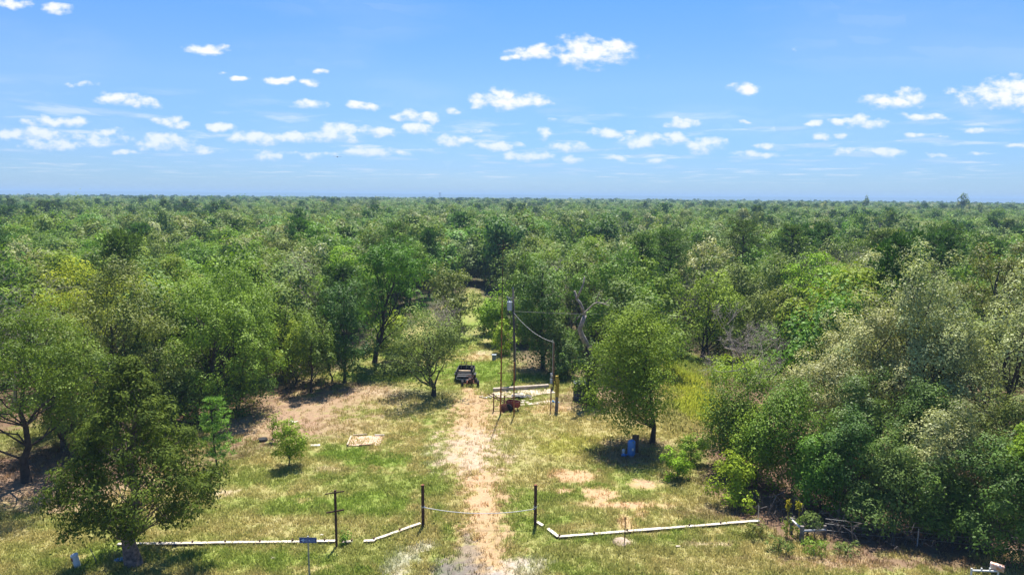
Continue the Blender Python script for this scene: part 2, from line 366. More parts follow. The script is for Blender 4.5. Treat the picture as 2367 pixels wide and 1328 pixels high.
def lobes_for(shape, rng, nl):
    """lobe centres and radii inside a unit sphere-like crown (z -1..1)"""
    if shape == 'cone':
        t = (np.arange(nl)+rng.random(nl)*.8)/nl; rad = .12+.72*(1-t)**.75*np.clip(t*5+.45, 0, 1); g = np.arange(nl)*2.399+rng.random(nl)*.7
        rr = rad*(.45+.45*rng.random(nl)); c = np.stack([np.cos(g)*rr, np.sin(g)*rr, -0.82+1.66*t], 1); R = .17+.22*(1-t)
        return c, R
    if shape == 'cedar':
        t = (np.arange(nl)+rng.random(nl)*.8)/nl
        prof = np.interp(t, [0, .1, .22, .42, .6, .85, 1], [.46, .92, 1.0, .80, .57, .30, .07]); g = np.arange(nl)*2.399+rng.random(nl)*.8
        R = .07+.10*prof; rr = np.maximum(prof-R*.9, 0)*(.55+.45*rng.random(nl)**.6); c = np.stack([np.cos(g)*rr, np.sin(g)*rr, -0.88+1.8*t], 1)
        return c, R
    if shape == 'column':
        t = (np.arange(nl)+rng.random(nl)*.8)/nl; prof = np.sin(np.pi*np.clip(t*.86+.1, 0, 1))**.6; g = np.arange(nl)*2.399
        rr = prof*.55*rng.random(nl)**.5; c = np.stack([np.cos(g)*rr, np.sin(g)*rr, -.72+1.4*t], 1); return c, .3+.12*rng.random(nl)
    if shape == 'flat':
        d = unit(rng, nl, -.15); rr = .42+.26*rng.random(nl); c = d*rr[:, None]; c[:, 2] = c[:, 2]*.75+.1; return c, .28+.16*rng.random(nl)
    if shape == 'shrub':
        d = unit(rng, nl, -.6); rr = .3+.35*rng.random(nl); c = d*rr[:, None]; return c, .34+.16*rng.random(nl)
    d = unit(rng, nl, -.45); k = min(1.0, 13/nl)**.5; rr = (.46+.30*rng.random(nl))+(1-k)*.14; c = d*rr[:, None]; c[-1] = (0, 0, .3); return c, (.27+.18*rng.random(nl))*k

def make_crown(rng, rx, ry, rz, cz, shape='round', nl=10, leaf=(.2, .12), cover=3.4, spray=False, nmax=30000, off=(0, 0), density_gap=.0, nw=(.22, 1.0, .15, .32, .15), tight=.55, mcl=6, tv=.9):
    c, R = lobes_for(shape, rng, nl); sc = np.array([rx, ry, rz]); tb = TB()
    m = mcl; CL = []; LO = []; RR = []
    for k in range(len(c)):
        d = unit(rng, m, -.75); CL.append(c[k]+d*(R[k]*(.62+.42*rng.random(m)))[:, None]); LO.append(np.repeat(c[k][None], m, 0)); RR.append(np.full(m, R[k]))
    CL = np.concatenate(CL); LO = np.concatenate(LO); RR = np.concatenate(RR)
    if density_gap: keep = rng.random(len(CL)) > density_gap; CL, LO, RR = CL[keep], LO[keep], RR[keep]
    area = np.pi*(rx+ry)/2*rz; n = int(min(nmax, cover*area/(leaf[0]*leaf[1]*.5)))
    w = RR**2; w /= w.sum(); idx = rng.choice(len(CL), n, p=w)
    ctint = rng.random(len(CL))*.75; ltint = np.repeat(rng.random(len(c))*.2, 1)
    dl = unit(rng, n, -.3); dl = np.concatenate([dl, dl[:n-len(dl)]]) if len(dl) < n else dl; P = CL[idx] + dl*(RR[idx]*tight*(.72+.36*rng.random(n)))[:, None]*np.array([1, 1, .8]); st = rng.random(n) < .12; P[st] += rng.normal(size=(st.sum(), 3))*(RR[idx[st]]*tight*.5)[:, None]
    out = P-LO[idx]; out /= np.linalg.norm(out, axis=1)[:, None]+1e-6
    cr = P/(np.linalg.norm(P, axis=1)[:, None]+1e-6); dl = dl/(np.linalg.norm(dl, axis=1)[:, None]+1e-6)
    Nn = rng.normal(size=(n, 3))*nw[0] + (dl*.85+out*.15)*nw[1] + cr*nw[2] + out*nw[4] + np.array([0, 0, nw[3]])
    lo = np.percentile(P, 1.2, axis=0); hi = np.percentile(P, 98.8, axis=0); mid = (lo+hi)/2; fit = 2/(hi-lo)     # fill the outline asked for
    fx = lambda A: (A-mid)*fit*sc + np.array([off[0], off[1], cz])
    W3 = fx(P)
    tint = np.clip(.5+(ctint[idx] + rng.random(n)*.26-.50)*tv, 0, 1)
    s = .55+.95*rng.random(n)**1.6
    ax = (out*.8+np.array([0, 0, .9])) if spray else None
    tb.leaves(W3, Nn, leaf[0]*s, leaf[1]*s, tint, rng, ax)
    return tb, fx(c), fx(CL), (np.repeat(np.arange(len(c)), m)[keep] if density_gap else np.repeat(np.arange(len(c)), m))

def bend(p, q, rng, k=4, amp=.08, sag=0.0):
    t = np.linspace(0, 1, k)[:, None]; p = np.asarray(p, float); q = np.asarray(q, float); L = np.linalg.norm(q-p)
    X = p*(1-t)+q*t; X[1:-1] += rng.normal(size=(k-2, 3))*amp*L; X[:, 2] += (sag*L*4*t*(1-t))[:, 0]; return X
def make_trunk(rng, top, r0, lobes, clumps, z_low, multi=1, twigs=True, zstart=.35, sides=7, foot=(0, 0, 0), high=False):
    """trunk from foot to top, limbs to each lobe, twigs to clumps"""
    thin = min(1.0, (14/max(len(lobes), 1))**.75); tb = TB(); top = np.asarray(top, float); foot = np.asarray(foot, float); H = np.linalg.norm(top-foot)
    stems = []
    for k in range(multi):
        o = rng.normal(size=3)*np.array([.5, .5, 0])*(0 if multi == 1 else 1)*r0*3; e = top + (rng.normal(size=3)*np.array([1, 1, .3])*(0 if multi == 1 else 1)*H*.08)
        pts = bend(foot+o, e, rng, 8, .018); pts = np.vstack([[pts[0]+np.array([0, 0, -.15])], pts]); tt = np.linspace(0, 1, len(pts)); rr = (r0/(multi**.4))*(1.0-.82*tt)
        rr[0] *= 1.55; rr[1] *= 1.35; rr[2] *= 1.05; tb.tube(pts, rr, sides); stems.append((pts, rr))
    for i, L in enumerate(lobes):
        pts, rr = stems[i % multi]; hl = L[2]-foot[2]; dist = math.hypot(L[0]-foot[0]-top[0]*.7, L[1]-foot[1]-top[1]*.7); want = np.clip((hl-.35*dist)/max(H, .1), .25, .97) if high else np.clip((hl*.68-.03*H)/max(H, .1)+rng.normal()*.04, zstart*.75, .95)
        j = int(np.clip(want*(len(pts)-1), 1, len(pts)-2)); a = pts[j]
        lb = bend(a, L, rng, 5, .05, .06); lr = np.linspace(max(rr[j]*.55, r0*.12), r0*.10, 5)*thin; tb.tube(lb, lr, 5)
        if twigs:
            for q in clumps[i]:
                tb.tube(bend(L, q, rng, 3, .08), [r0*.085*thin, r0*.06*thin, r0*.03*thin], 3)
    return tb
def split_clumps(CL, lob, n, rng, k=7):
    out = []
    for i in range(n):
        w = np.where(lob == i)[0]; out.append(CL[w[:k]] if len(w) else [])
    return out

def tree_meshes(name, seed, H, crown, kind, shape, nl=10, leaf=(.2, .12), cover=3.4, r0=None, bark=None, multi=1, spray=False, nmax=34000, gap=0.0, twigs=True, high=None, lean=.9, mcl=6, tight=.55, nw=(.22, 1.0, .15, .32, .15)):
    """crown = (cx, cy, rx, ry, zb, zt) relative to the base"""
    rng = np.random.default_rng(seed); cx, cy, rx, ry, zb, zt = crown; rz = (zt-zb)/2; cz = (zt+zb)/2
    tb, lo, CL, lob = make_crown(rng, rx, ry, rz, cz, shape, nl, leaf, cover, spray, nmax, (cx, cy), gap, mcl=mcl, tight=tight, nw=nw)
    cm = tb.mesh(name+'_crown', LEAF[kind])
    r0 = r0 or (.035*H)**1.0*.55+.05
    top = (cx*lean, cy*lean, zb+(zt-zb)*(.9 if shape in ('cone', 'cedar', 'column') else .62))
    tk = make_trunk(rng, top, r0, lo, split_clumps(CL, lob, len(lo), rng), zb, multi, twigs, high=(shape in ('cone', 'cedar', 'column')) if high is None else high)
    tm = tk.mesh(name+'_trunk', bark or BARK)
    return cm, tm

def dead_meshes(name, seed, H, spread=.8, r0=.2, depth=5, mat=None, lean=(0, 0), fork=3, start=.4, tw=1.0):
    rng = np.random.default_rng(seed); tr = TB(); br = TB(); tr.n = 0
    def grow(p, d, L, r, lv, tb):
        k = 4; pts = [p]; dd = d.copy()
        for i in range(k):
            dd = dd + rng.normal(size=3)*.13; dd /= np.linalg.norm(dd); pts.append(pts[-1]+dd*L/k)
        tb.tube(np.array(pts), np.linspace(r, r*.62, k+1), 6 if lv < 2 else (4 if lv < 3 else 3))
        if lv >= depth: return
        nb = fork if lv else fork+1
        for i in range(nb):
            j = k if i == 0 else rng.integers(2, k+1)
            nd = dd*(.9 if i == 0 else .5) + rng.normal(size=3)*spread*np.array([1, 1, .55]) + np.array([0, 0, .18]); nd /= np.linalg.norm(nd)
            grow(pts[j], nd, L*(.62+.2*rng.random()), max(r*.55, .012*tw), lv+1, br)
    grow(np.zeros(3), np.array([lean[0], lean[1], 1.0]), H*start, r0, 0, tr)
    V = np.concatenate(br.V); zt = V[:, 2].max(); s = H/zt
    tr.V = [v*s for v in tr.V]; br.V = [v*s for v in br.V]
    return br.mesh(name+'_branches', mat or BARKG), tr.mesh(name+'_trunk', mat or BARKG)

def pine_meshes(name, seed, H, R, base=.42, leaf=(.42, .10), n=7000, kind='pine', r0=None, levels=11, drop=0.0):
    rng = np.random.default_rng(seed); tb = TB(); tk = TB(); r0 = r0 or .022*H+.03
    pts = bend((0, 0, -.15), (rng.normal()*.3, rng.normal()*.3, H*.97), rng, 9, .006); rr = np.linspace(r0, .03, 9); rr[0] *= 1.4; tk.tube(pts, rr, 7)
    P = []; O = []; TT = []
    for l in range(levels):
        t = (l+.3*rng.random())/levels; z = H*(base+(1-base)*t); ln = R*(np.interp(t, [0, .2, .55, .85, 1], [.72, 1., .85, .5, .2])); nb = rng.integers(4, 7)
        g0 = rng.random()*6.28
        for b in range(nb):
            g = g0+b*6.283/nb+rng.normal()*.25; L = ln*(.65+.5*rng.random()); d = np.array([math.cos(g), math.sin(g), .12+.35*t-drop])
            a = np.array([pts[:, 0].mean()*0, 0, z]); e = a+d*L; bp = bend(a, e, rng, 4, .04, .05); tk.tube(bp, np.linspace(r0*.28, .015, 4), 3)
            for q in range(4):
                u = .45+.6*q/3.+rng.normal()*.05; c = a+d*L*u+rng.normal(size=3)*L*.12; P.append(c); O.append(d); TT.append(rng.random()*.6)
    P = np.array(P); O = np.array(O); TT = np.array(TT); idx = rng.integers(0, len(P), n)
    dirs = unit(rng, n, -.5); dirs[:, 2] += .25; rad = R*.17
    C = P[idx]+dirs*(rng.random(n)**.6*rad)[:, None]; nn = np.cross(dirs, rng.normal(size=(n, 3))) + np.array([0, 0, .35])
    s = .7+.6*rng.random(n); tb.leaves(C, nn, leaf[0]*s, leaf[1]*s, np.clip(TT[idx]+rng.random(n)*.4, 0, 1), rng, dirs, .1)
    return tb.mesh(name+'_crown', LEAF[kind]), tk.mesh(name+'_trunk', BARKD)

USED = []                                     # ground points already taken by a tree: (x, y, radius)
def plant(name, label, cat, base, meshes, group=None, rotz=0, scale=(1, 1, 1), crown_name='crown'):
    e = root(name, label, cat, base, rotz, group); e.scale = scale
    link(crown_name, meshes[0], e)
    if meshes[1] is not None: link('trunk', meshes[1], e)
    return e
def place(bx, by=None, D=None, z=0.0):
    if D is None: return ground_at(bx, by, z)
    p = ground_at(bx, 900); lo, hi = 470.0, 1800.0
    for _ in range(40):
        mid = (lo+hi)/2; q = ground_at(bx, mid)
        if q.y > D: lo = mid
        else: hi = mid
    return ground_at(bx, (lo+hi)/2)
def box_to_crown(B, box, depth_ratio=.95):
    """pixel outline (x0,x1,ytop,ybot) at the base's distance -> crown in metres relative to the base"""
    x0, x1, yt, yb = box; s = mpp(B+Vector((0, 0, 5)))
    rx = (x1-x0)/2*s; C = point_at((x0+x1)/2, (yt+yb)/2, B.y); zt = point_at((x0+x1)/2, yt, B.y+rx*.25).z; zb = point_at((x0+x1)/2, yb, B.y-rx*.3).z
    return (C.x-B.x, 0.0, rx, rx*depth_ratio, max(zb, .05), zt)
_seed = [100]
def hand(name, label, cat, bx, box, kind, shape='round', by=None, D=None, group=None, leafscale=1.0, **kw):
    B = place(bx, by, D); cr = box_to_crown(B, box); _seed[0] += 7
    d = B.y; L = max(.145, d*.0031)*leafscale
    kw.setdefault('leaf', (L, L*.6)); H = cr[5]
    ms = tree_meshes(name, _seed[0], H, cr, kind, shape, **kw)
    USED.append((B.x+cr[0]*.7, B.y, cr[2]*.8))
    cn = 'foliage' if shape == 'shrub' else 'crown'
    e = root(name, label, cat, B, 0, group); link(cn, ms[0], e); link('stem' if shape == 'shrub' else 'trunk', ms[1], e)
    return e

# ------------------------------------------------------------------ ground
CLEAR_PX = [(-700,1328),(-500,1195),(-100,1185),(140,1150),(440,1010),(560,895),(800,855),(865,800),(960,752),(1050,700),(1085,672),(1112,676),(1128,745),
            (1165,815),(1200,850),(1320,880),(1390,925),(1500,1005),(1535,870),(1560,815),(1690,832),(1640,905),(1600,1000),(1565,1095),(1650,1175),
            (1780,1235),(1990,1280),(2367,1310),(2900,1330)]
def g2(px, py): p = ground_at(px, py); return (p.x, p.y)
CLEAR = [g2(*p) for p in CLEAR_PX] + [(60, 5), (-60, 5)]
def in_poly(x, y, poly):
    x = np.asarray(x); y = np.asarray(y); r = np.zeros(x.shape, bool); n = len(poly); j = n-1
    for i in range(n):
        xi, yi = poly[i]; xj, yj = poly[j]
        c = ((yi > y) != (yj > y)) & (x < (xj-xi)*(y-yi)/(yj-yi+1e-12)+xi); r ^= c; j = i
    return r
def poly_dist(x, y, poly):
    d = np.full(np.shape(x), 1e9)
    for i in range(len(poly)):
        ax, ay = poly[i]; bx, by = poly[(i+1) % len(poly)]; vx, vy = bx-ax, by-ay
        t = np.clip(((x-ax)*vx+(y-ay)*vy)/(vx*vx+vy*vy+1e-9), 0, 1); d = np.minimum(d, np.hypot(x-ax-t*vx, y-ay-t*vy))
    return d
GREEN = (.175,.212,.048); LUSH = (.155,.217,.036); DRY = (.315,.268,.118); TAN = (.395,.262,.162); LITTER = (.165,.105,.070); LITP = (.29,.195,.130)
SANDR = (.44,.285,.175); GRAVEL = (.44,.37,.31); ASPH = (.115,.115,.125); CONCC = (.42,.385,.35); MEADOW = (.29,.31,.04); PALE = (.42,.33,.23)
BLOBS = [  # photograph pixel centre, half extents, colour, strength, bare (0 grass .. 1 bare)
 (150,1120,260,60,LITP,.85,.9),(60,1060,160,40,LITTER,.5,.5),(120,1000,120,40,GREEN,.7,.1),(300,1060,220,60,LITTER,.6,.6),
 (720,935,215,50,LITP,.92,.88),(600,985,140,36,LITP,.8,.8),(760,985,130,26,LITP,.7,.7),(830,905,120,24,LITP,.65,.65),(690,890,120,24,LITTER,.7,.9),
 (560,1040,90,24,LITTER,.5,.5),(560,925,110,40,LITTER,.7,.8),(880,985,90,20,DRY,.6,.3),(960,930,150,22,DRY,.5,.3),(960,905,120,10,PALE,.5,.4),
 (870,1062,110,22,LUSH,.9,0),(800,1052,90,14,LUSH,.8,0),(960,860,110,22,LUSH,.7,0),(1000,900,70,14,LUSH,.5,0),(1150,870,190,20,LUSH,.9,0),(1110,845,90,20,LUSH,.9,0),
 (930,815,80,22,LUSH,.8,0),(1000,780,60,20,LUSH,.7,0),(820,870,80,12,LUSH,.6,0),(640,1100,160,26,GREEN,.7,.1),(900,1120,160,30,GREEN,.8,.05),(840,1160,120,24,LUSH,.7,0),
 (620,1170,170,22,LUSH,.5,0),(700,1205,220,14,DRY,.7,.2),(560,1232,260,12,DRY,.55,.2),(560,1290,330,30,LUSH,.75,0),(470,1240,120,14,GREEN,.4,0),
 (80,1240,140,30,DRY,.7,.25),(60,1290,120,22,GREEN,.4,.1),(200,1215,110,20,GREEN,.6,.05),(520,1138,40,10,PALE,.9,.8),(700,1070,60,14,DRY,.6,.2),(760,1085,40,8,PALE,.5,.5),
 (1400,1000,170,50,DRY,.75,.15),(1330,960,130,26,DRY,.8,.2),(1250,1060,90,60,DRY,.55,.2),(1340,1030,120,30,MEADOW,.45,.05),(1280,1160,60,40,GREEN,.7,.05),(1330,1190,110,20,LUSH,.35,.05),
 (1450,1050,90,24,LITTER,.75,.8),(1480,1025,110,12,LITP,.7,.8),(1340,925,80,20,LITTER,.7,.8),(1290,945,60,12,SANDR,.5,.6),(1370,905,70,16,LITP,.7,.8),(1240,855,70,12,LITP,.6,.7),
 (1600,910,60,90,MEADOW,1,0),(1580,840,60,24,LUSH,.6,0),(1590,1060,60,40,GREEN,.6,0),
 (1330,1100,58,13,SANDR,.85,.9),(1395,1140,40,12,SANDR,.85,.9),(1492,1118,32,11,SANDR,.95,1),(1450,1166,125,9,SANDR,.85,.9),(1300,1134,24,6,SANDR,.8,.9),(1448,1205,22,22,SANDR,.7,.8),(1480,1190,20,12,SANDR,.55,.6),
 (1580,1160,90,14,DRY,.6,.2),(1640,1185,90,20,LITTER,.5,.5),(1440,1252,23,8,PALE,1,1),(1640,1256,60,6,PALE,.8,.7),(1500,1280,300,22,DRY,.6,.1),(1700,1310,300,22,DRY,.7,.15),
 (1990,1300,170,16,LITP,.8,.6),(2200,1300,180,20,LITTER,.8,.7),(2100,1260,240,24,LITTER,.75,.8),(1850,1290,110,10,LITP,.6,.5),(1300,1300,120,20,GREEN,.4,0),
 (1105,826,42,11,TAN,.6,.7),(1112,815,24,6,PALE,.7,.8),(1085,745,60,56,LUSH,.9,0),(1097,712,26,26,GREEN,.8,0),(960,812,110,22,LUSH,.8,0),(1098,770,22,14,LITP,.4,.4),(1080,790,40,14,LUSH,.6,0),(1100,850,60,14,LUSH,.7,0),(1085,735,18,10,DRY,.4,.2),(940,838,80,8,PALE,.5,.5),(1240,830,60,10,LITP,.5,.6),
]
STROKES = [  # polylines (px, py, half width px) : colour, strength, bare
 ([(1120,1335,85),(1118,1270,62),(1115,1200,54),(1112,1120,52),(1105,1060,76),(1100,1000,78),(1098,955,56),(1098,925,42),(1085,900,18)], TAN, .82, .85),
 ([(1108,1075,60),(1098,1040,110),(1105,1010,60)], GRAVEL, .45, .9),
 ([(1112,1185,24),(1112,1100,22)], SANDR, .55, 1),
 ([(985,1260,24),(935,1285,30),(925,1312,36)], CONCC, .5, .8),
 ([(1085,1238,16),(1080,1275,26),(1070,1330,60)], ASPH, .5, .85),
 ([(1015,1326,50),(1060,1332,60)], ASPH, .5, .85),
 ([(1150,1326,24),(1215,1326,46)], CONCC, .5, .85),
 ([(1175,1298,18),(1250,1302,24)], CONCC, .5, .8),
]
def ground_color(x, y):
    n1 = fbm(x*.22, y*.22, 3, 4); n2 = fbm(x*1.1, y*1.1, 11, 4); n3 = fbm(x*.07, y*.07, 23, 3); n4 = fbm(x*4.0, y*4.0, 31, 2)
    c = np.empty((len(x), 3)); bare = np.full(len(x), .08)
    k = sstep(.52*n1+.33*n2+.15*n3, .38, .60)[:, None]; c[:] = np.array(GREEN)*(1-k)+np.array(DRY)*k
    k2 = sstep(n3*.5+n1*.5, .5, .68)[:, None]; c = c*(1-.5*k2)+np.array(LUSH)*.5*k2
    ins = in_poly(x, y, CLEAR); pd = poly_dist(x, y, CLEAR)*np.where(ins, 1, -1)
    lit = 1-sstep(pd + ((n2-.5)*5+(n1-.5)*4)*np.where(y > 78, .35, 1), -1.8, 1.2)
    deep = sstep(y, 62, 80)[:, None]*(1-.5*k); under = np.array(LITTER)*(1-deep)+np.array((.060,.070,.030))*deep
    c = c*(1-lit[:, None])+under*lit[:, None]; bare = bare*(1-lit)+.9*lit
    def over(mask, col, st, br):
        nonlocal c, bare
        mk = (mask*st)[:, None]; c = c*(1-mk)+np.array(col)*mk; bare = bare*(1-mask*st)+br*mask*st
    wob = (n2-.5)*1.0+(n1-.5)*.9+(n4-.5)*.5
    for (px, py, rx, ry, col, st, br) in BLOBS:
        p = ground_at(px, py); a = ground_at(px, py-ry); b = ground_at(px, py+ry); rxm = rx*mpp(p); rym = max((a.y-b.y)/2, .2)
        s = np.abs(y-p.y) < rym*2.2
        if not s.any(): continue
        d = np.sqrt(((x-p.x)/rxm)**2+((y-p.y)/rym)**2); over(1-sstep(d+wob*1.1+(n4-.5)*.5, .45, 1.3), col, st, br)
    for pts, col, st, br in STROKES:
        best = np.full(len(x), 9.0)
        for (q0, q1) in zip(pts[:-1], pts[1:]):
            A = ground_at(q0[0], q0[1]); Bp = ground_at(q1[0], q1[1]); w0 = q0[2]*mpp(A); w1 = q1[2]*mpp(Bp); vx, vy = Bp.x-A.x, Bp.y-A.y
            t = np.clip(((x-A.x)*vx+(y-A.y)*vy)/(vx*vx+vy*vy+1e-9), 0, 1); w = w0+(w1-w0)*t
            best = np.minimum(best, np.hypot(x-A.x-t*vx, y-A.y-t*vy)/w)
        over(1-sstep(best+wob*1.45+(n4-.5)*1.0, .35, 1.3), col, st, br)
    grit = fbm(x*2.6, y*2.6, 57, 3); c *= (.88+.26*grit+.18*(n4-.5))[:, None]
    return np.clip(c, .01, .9), bare
def ground_z(x, y):
    r = np.hypot(x, y); near = (fbm(x*.12, y*.12, 5, 3)-.5)*.10*np.clip(1-(r-60)/40, 0, 1)
    return near*0 - 26*sstep(r, 1700, 3200)
def axis(lo, hi, step, far, g):
    a = list(np.arange(lo, hi+1e-6, step)); s = step; v = hi
    while v < far: s *= g; v += s; a.append(v)
    s = step; v = lo; b = []
    while v > -far: s *= g; v -= s; b.append(v)
    return np.array(b[::-1]+a)
def build_ground():
    xs = axis(-40, 40, .2, 12000, 1.16)
    ys = [v for v in axis(26, 76, .2, 12000, 1.1) if v > -12000]
    ys = np.array(ys); X, Y = np.meshgrid(xs, ys); x, y = X.ravel(), Y.ravel()
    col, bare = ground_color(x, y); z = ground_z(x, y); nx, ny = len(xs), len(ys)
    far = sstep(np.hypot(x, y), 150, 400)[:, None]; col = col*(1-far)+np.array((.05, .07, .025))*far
    i = np.arange(ny-1)[:, None]*nx; j = np.arange(nx-1)[None, :]; Q = np.stack([i+j, i+j+1, i+nx+j+1, i+nx+j], -1).reshape(-1, 4)
    m, N, K, B = mat_new('ground_soil_and_grass'); B.inputs['Roughness'].default_value = .95; B.inputs['Specular IOR Level'].default_value = .1
    at = N.new('ShaderNodeAttribute'); at.attribute_name = 'soil'
    tc = N.new('ShaderNodeTexCoord'); nz = N.new('ShaderNodeTexNoise'); nz.inputs['Scale'].default_value = 5.5; nz.inputs['Detail'].default_value = 6; nz.inputs['Roughness'].default_value = .7
    K.new(tc.outputs['Object'], nz.inputs['Vector'])
    rp = N.new('ShaderNodeValToRGB'); rp.color_ramp.elements[0].position = .3; rp.color_ramp.elements[1].position = .7
    rp.color_ramp.elements[0].color = (.70, .69, .66, 1); rp.color_ramp.elements[1].color = (1.28, 1.27, 1.24, 1); K.new(nz.outputs[0], rp.inputs[0])
    mx = N.new('ShaderNodeMix'); mx.data_type = 'RGBA'; mx.blend_type = 'MULTIPLY'; mx.inputs[0].default_value = 1
    K.new(at.outputs['Color'], mx.inputs[6]); K.new(rp.outputs[0], mx.inputs[7]); K.new(mx.outputs[2], B.inputs['Base Color'])
    bp = N.new('ShaderNodeBump'); bp.inputs['Strength'].default_value = .5; bp.inputs['Distance'].default_value = .06; K.new(nz.outputs[0], bp.inputs['Height']); K.new(bp.outputs[0], B.inputs['Normal'])
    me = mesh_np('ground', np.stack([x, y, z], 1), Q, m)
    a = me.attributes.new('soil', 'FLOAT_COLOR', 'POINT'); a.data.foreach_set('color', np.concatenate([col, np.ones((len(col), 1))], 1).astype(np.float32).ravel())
    props(link('ground', me), kind='structure')
build_ground()

def hills():
    """the long wooded ridge on the horizon, its top lumpy with tree crowns"""
    rng = np.random.default_rng(5); xs = np.arange(-11000, 11001, 14.0); rows = [(7600, -27), (7900, -8), (8250, 18), (8500, 29), (8800, 31)]
    V = []; 
    for k, (Y, z) in enumerate(rows):
        nz = fbm(xs/900., np.full_like(xs, Y/500.), 4, 3)*16-8 + (fbm(xs/26., np.full_like(xs, Y/60.), 9, 2)-.5)*13*(k > 0) + (fbm(xs/160., np.full_like(xs, Y/160.), 19, 2)-.5)*8
        yy = Y + (fbm(xs/40., np.full_like(xs, k), 2, 2)-.5)*120
        V.append(np.stack([xs, yy, np.maximum(z+nz*(1 if k else 0), -28)], 1))
    V.append(np.stack([xs, np.full_like(xs, 9900), np.full_like(xs, -26.0)], 1))
    n = len(xs); V = np.concatenate(V); r = 6
    i = np.arange(r-1)[:, None]*n; j = np.arange(n-1)[None, :]; Q = np.stack([i+j, i+j+1, i+n+j+1, i+n+j], -1).reshape(-1, 4)
    m, N, K, B = mat_new('far_woodland'); B.inputs['Roughness'].default_value = 1; B.inputs['Specular IOR Level'].default_value = 0
    tc = N.new('ShaderNodeTexCoord'); nz = N.new('ShaderNodeTexNoise'); nz.inputs['Scale'].default_value = .03; nz.inputs['Detail'].default_value = 5; K.new(tc.outputs['Object'], nz.inputs['Vector'])
    rp = N.new('ShaderNodeValToRGB'); rp.color_ramp.elements[0].position = .35; rp.color_ramp.elements[1].position = .7
    rp.color_ramp.elements[0].color = (.025, .045, .02, 1); rp.color_ramp.elements[1].color = (.07, .10, .035, 1); K.new(nz.outputs[0], rp.inputs[0]); K.new(rp.outputs[0], B.inputs['Base Color'])
    props(link('hills', mesh_np('hills', V, Q, m)), kind='structure')
hills()

# ------------------------------------------------------------------ geometry-node scatter for what nobody could count
def scatter(name, protos, P, R, SC, IDX, kind='stuff', color=None):
    """one object: P points, R euler, SC scale, IDX which prototype"""
    c = bpy.data.collections.new(name+'_sources')
    for i, me in enumerate(protos):
        o = bpy.data.objects.new('%s_source_%02d' % (name, i), me); c.objects.link(o)
    me = bpy.data.meshes.new(name); me.vertices.add(len(P)); me.vertices.foreach_set('co', np.asarray(P, np.float32).ravel())
    a = me.attributes.new('rot', 'FLOAT_VECTOR', 'POINT'); a.data.foreach_set('vector', np.asarray(R, np.float32).ravel())
    a = me.attributes.new('scl', 'FLOAT_VECTOR', 'POINT'); a.data.foreach_set('vector', np.asarray(SC, np.float32).ravel())
    a = me.attributes.new('idx', 'INT', 'POINT'); a.data.foreach_set('value', np.asarray(IDX, np.int32))
    if color is not None:
        a = me.attributes.new('soil', 'FLOAT_COLOR', 'POINT'); a.data.foreach_set('color', np.concatenate([color, np.ones((len(color), 1))], 1).astype(np.float32).ravel())
    me.update(); ob = props(link(name, me), kind=kind)
    g = bpy.data.node_groups.new(name, 'GeometryNodeTree'); g.interface.new_socket('Geometry', in_out='INPUT', socket_type='NodeSocketGeometry'); g.interface.new_socket('Geometry', in_out='OUTPUT', socket_type='NodeSocketGeometry')
    N = g.nodes; K = g.links; gi = N.new('NodeGroupInput'); go = N.new('NodeGroupOutput'); ip = N.new('GeometryNodeInstanceOnPoints')
    ci = N.new('GeometryNodeCollectionInfo'); ci.inputs['Collection'].default_value = c; ci.inputs['Separate Children'].default_value = True; ci.inputs['Reset Children'].default_value = True
    def attr(nm, t):
        n = N.new('GeometryNodeInputNamedAttribute'); n.data_type = t; n.inputs[0].default_value = nm; return n.outputs[0]
    ip.inputs['Pick Instance'].default_value = True
    K.new(gi.outputs[0], ip.inputs['Points']); K.new(ci.outputs[0], ip.inputs['Instance']); K.new(attr('idx', 'INT'), ip.inputs['Instance Index'])
    K.new(attr('rot', 'FLOAT_VECTOR'), ip.inputs['Rotation']); K.new(attr('scl', 'FLOAT_VECTOR'), ip.inputs['Scale']); K.new(ip.outputs[0], go.inputs[0])
    md = ob.modifiers.new('scatter', 'NODES'); md.node_group = g
    return ob

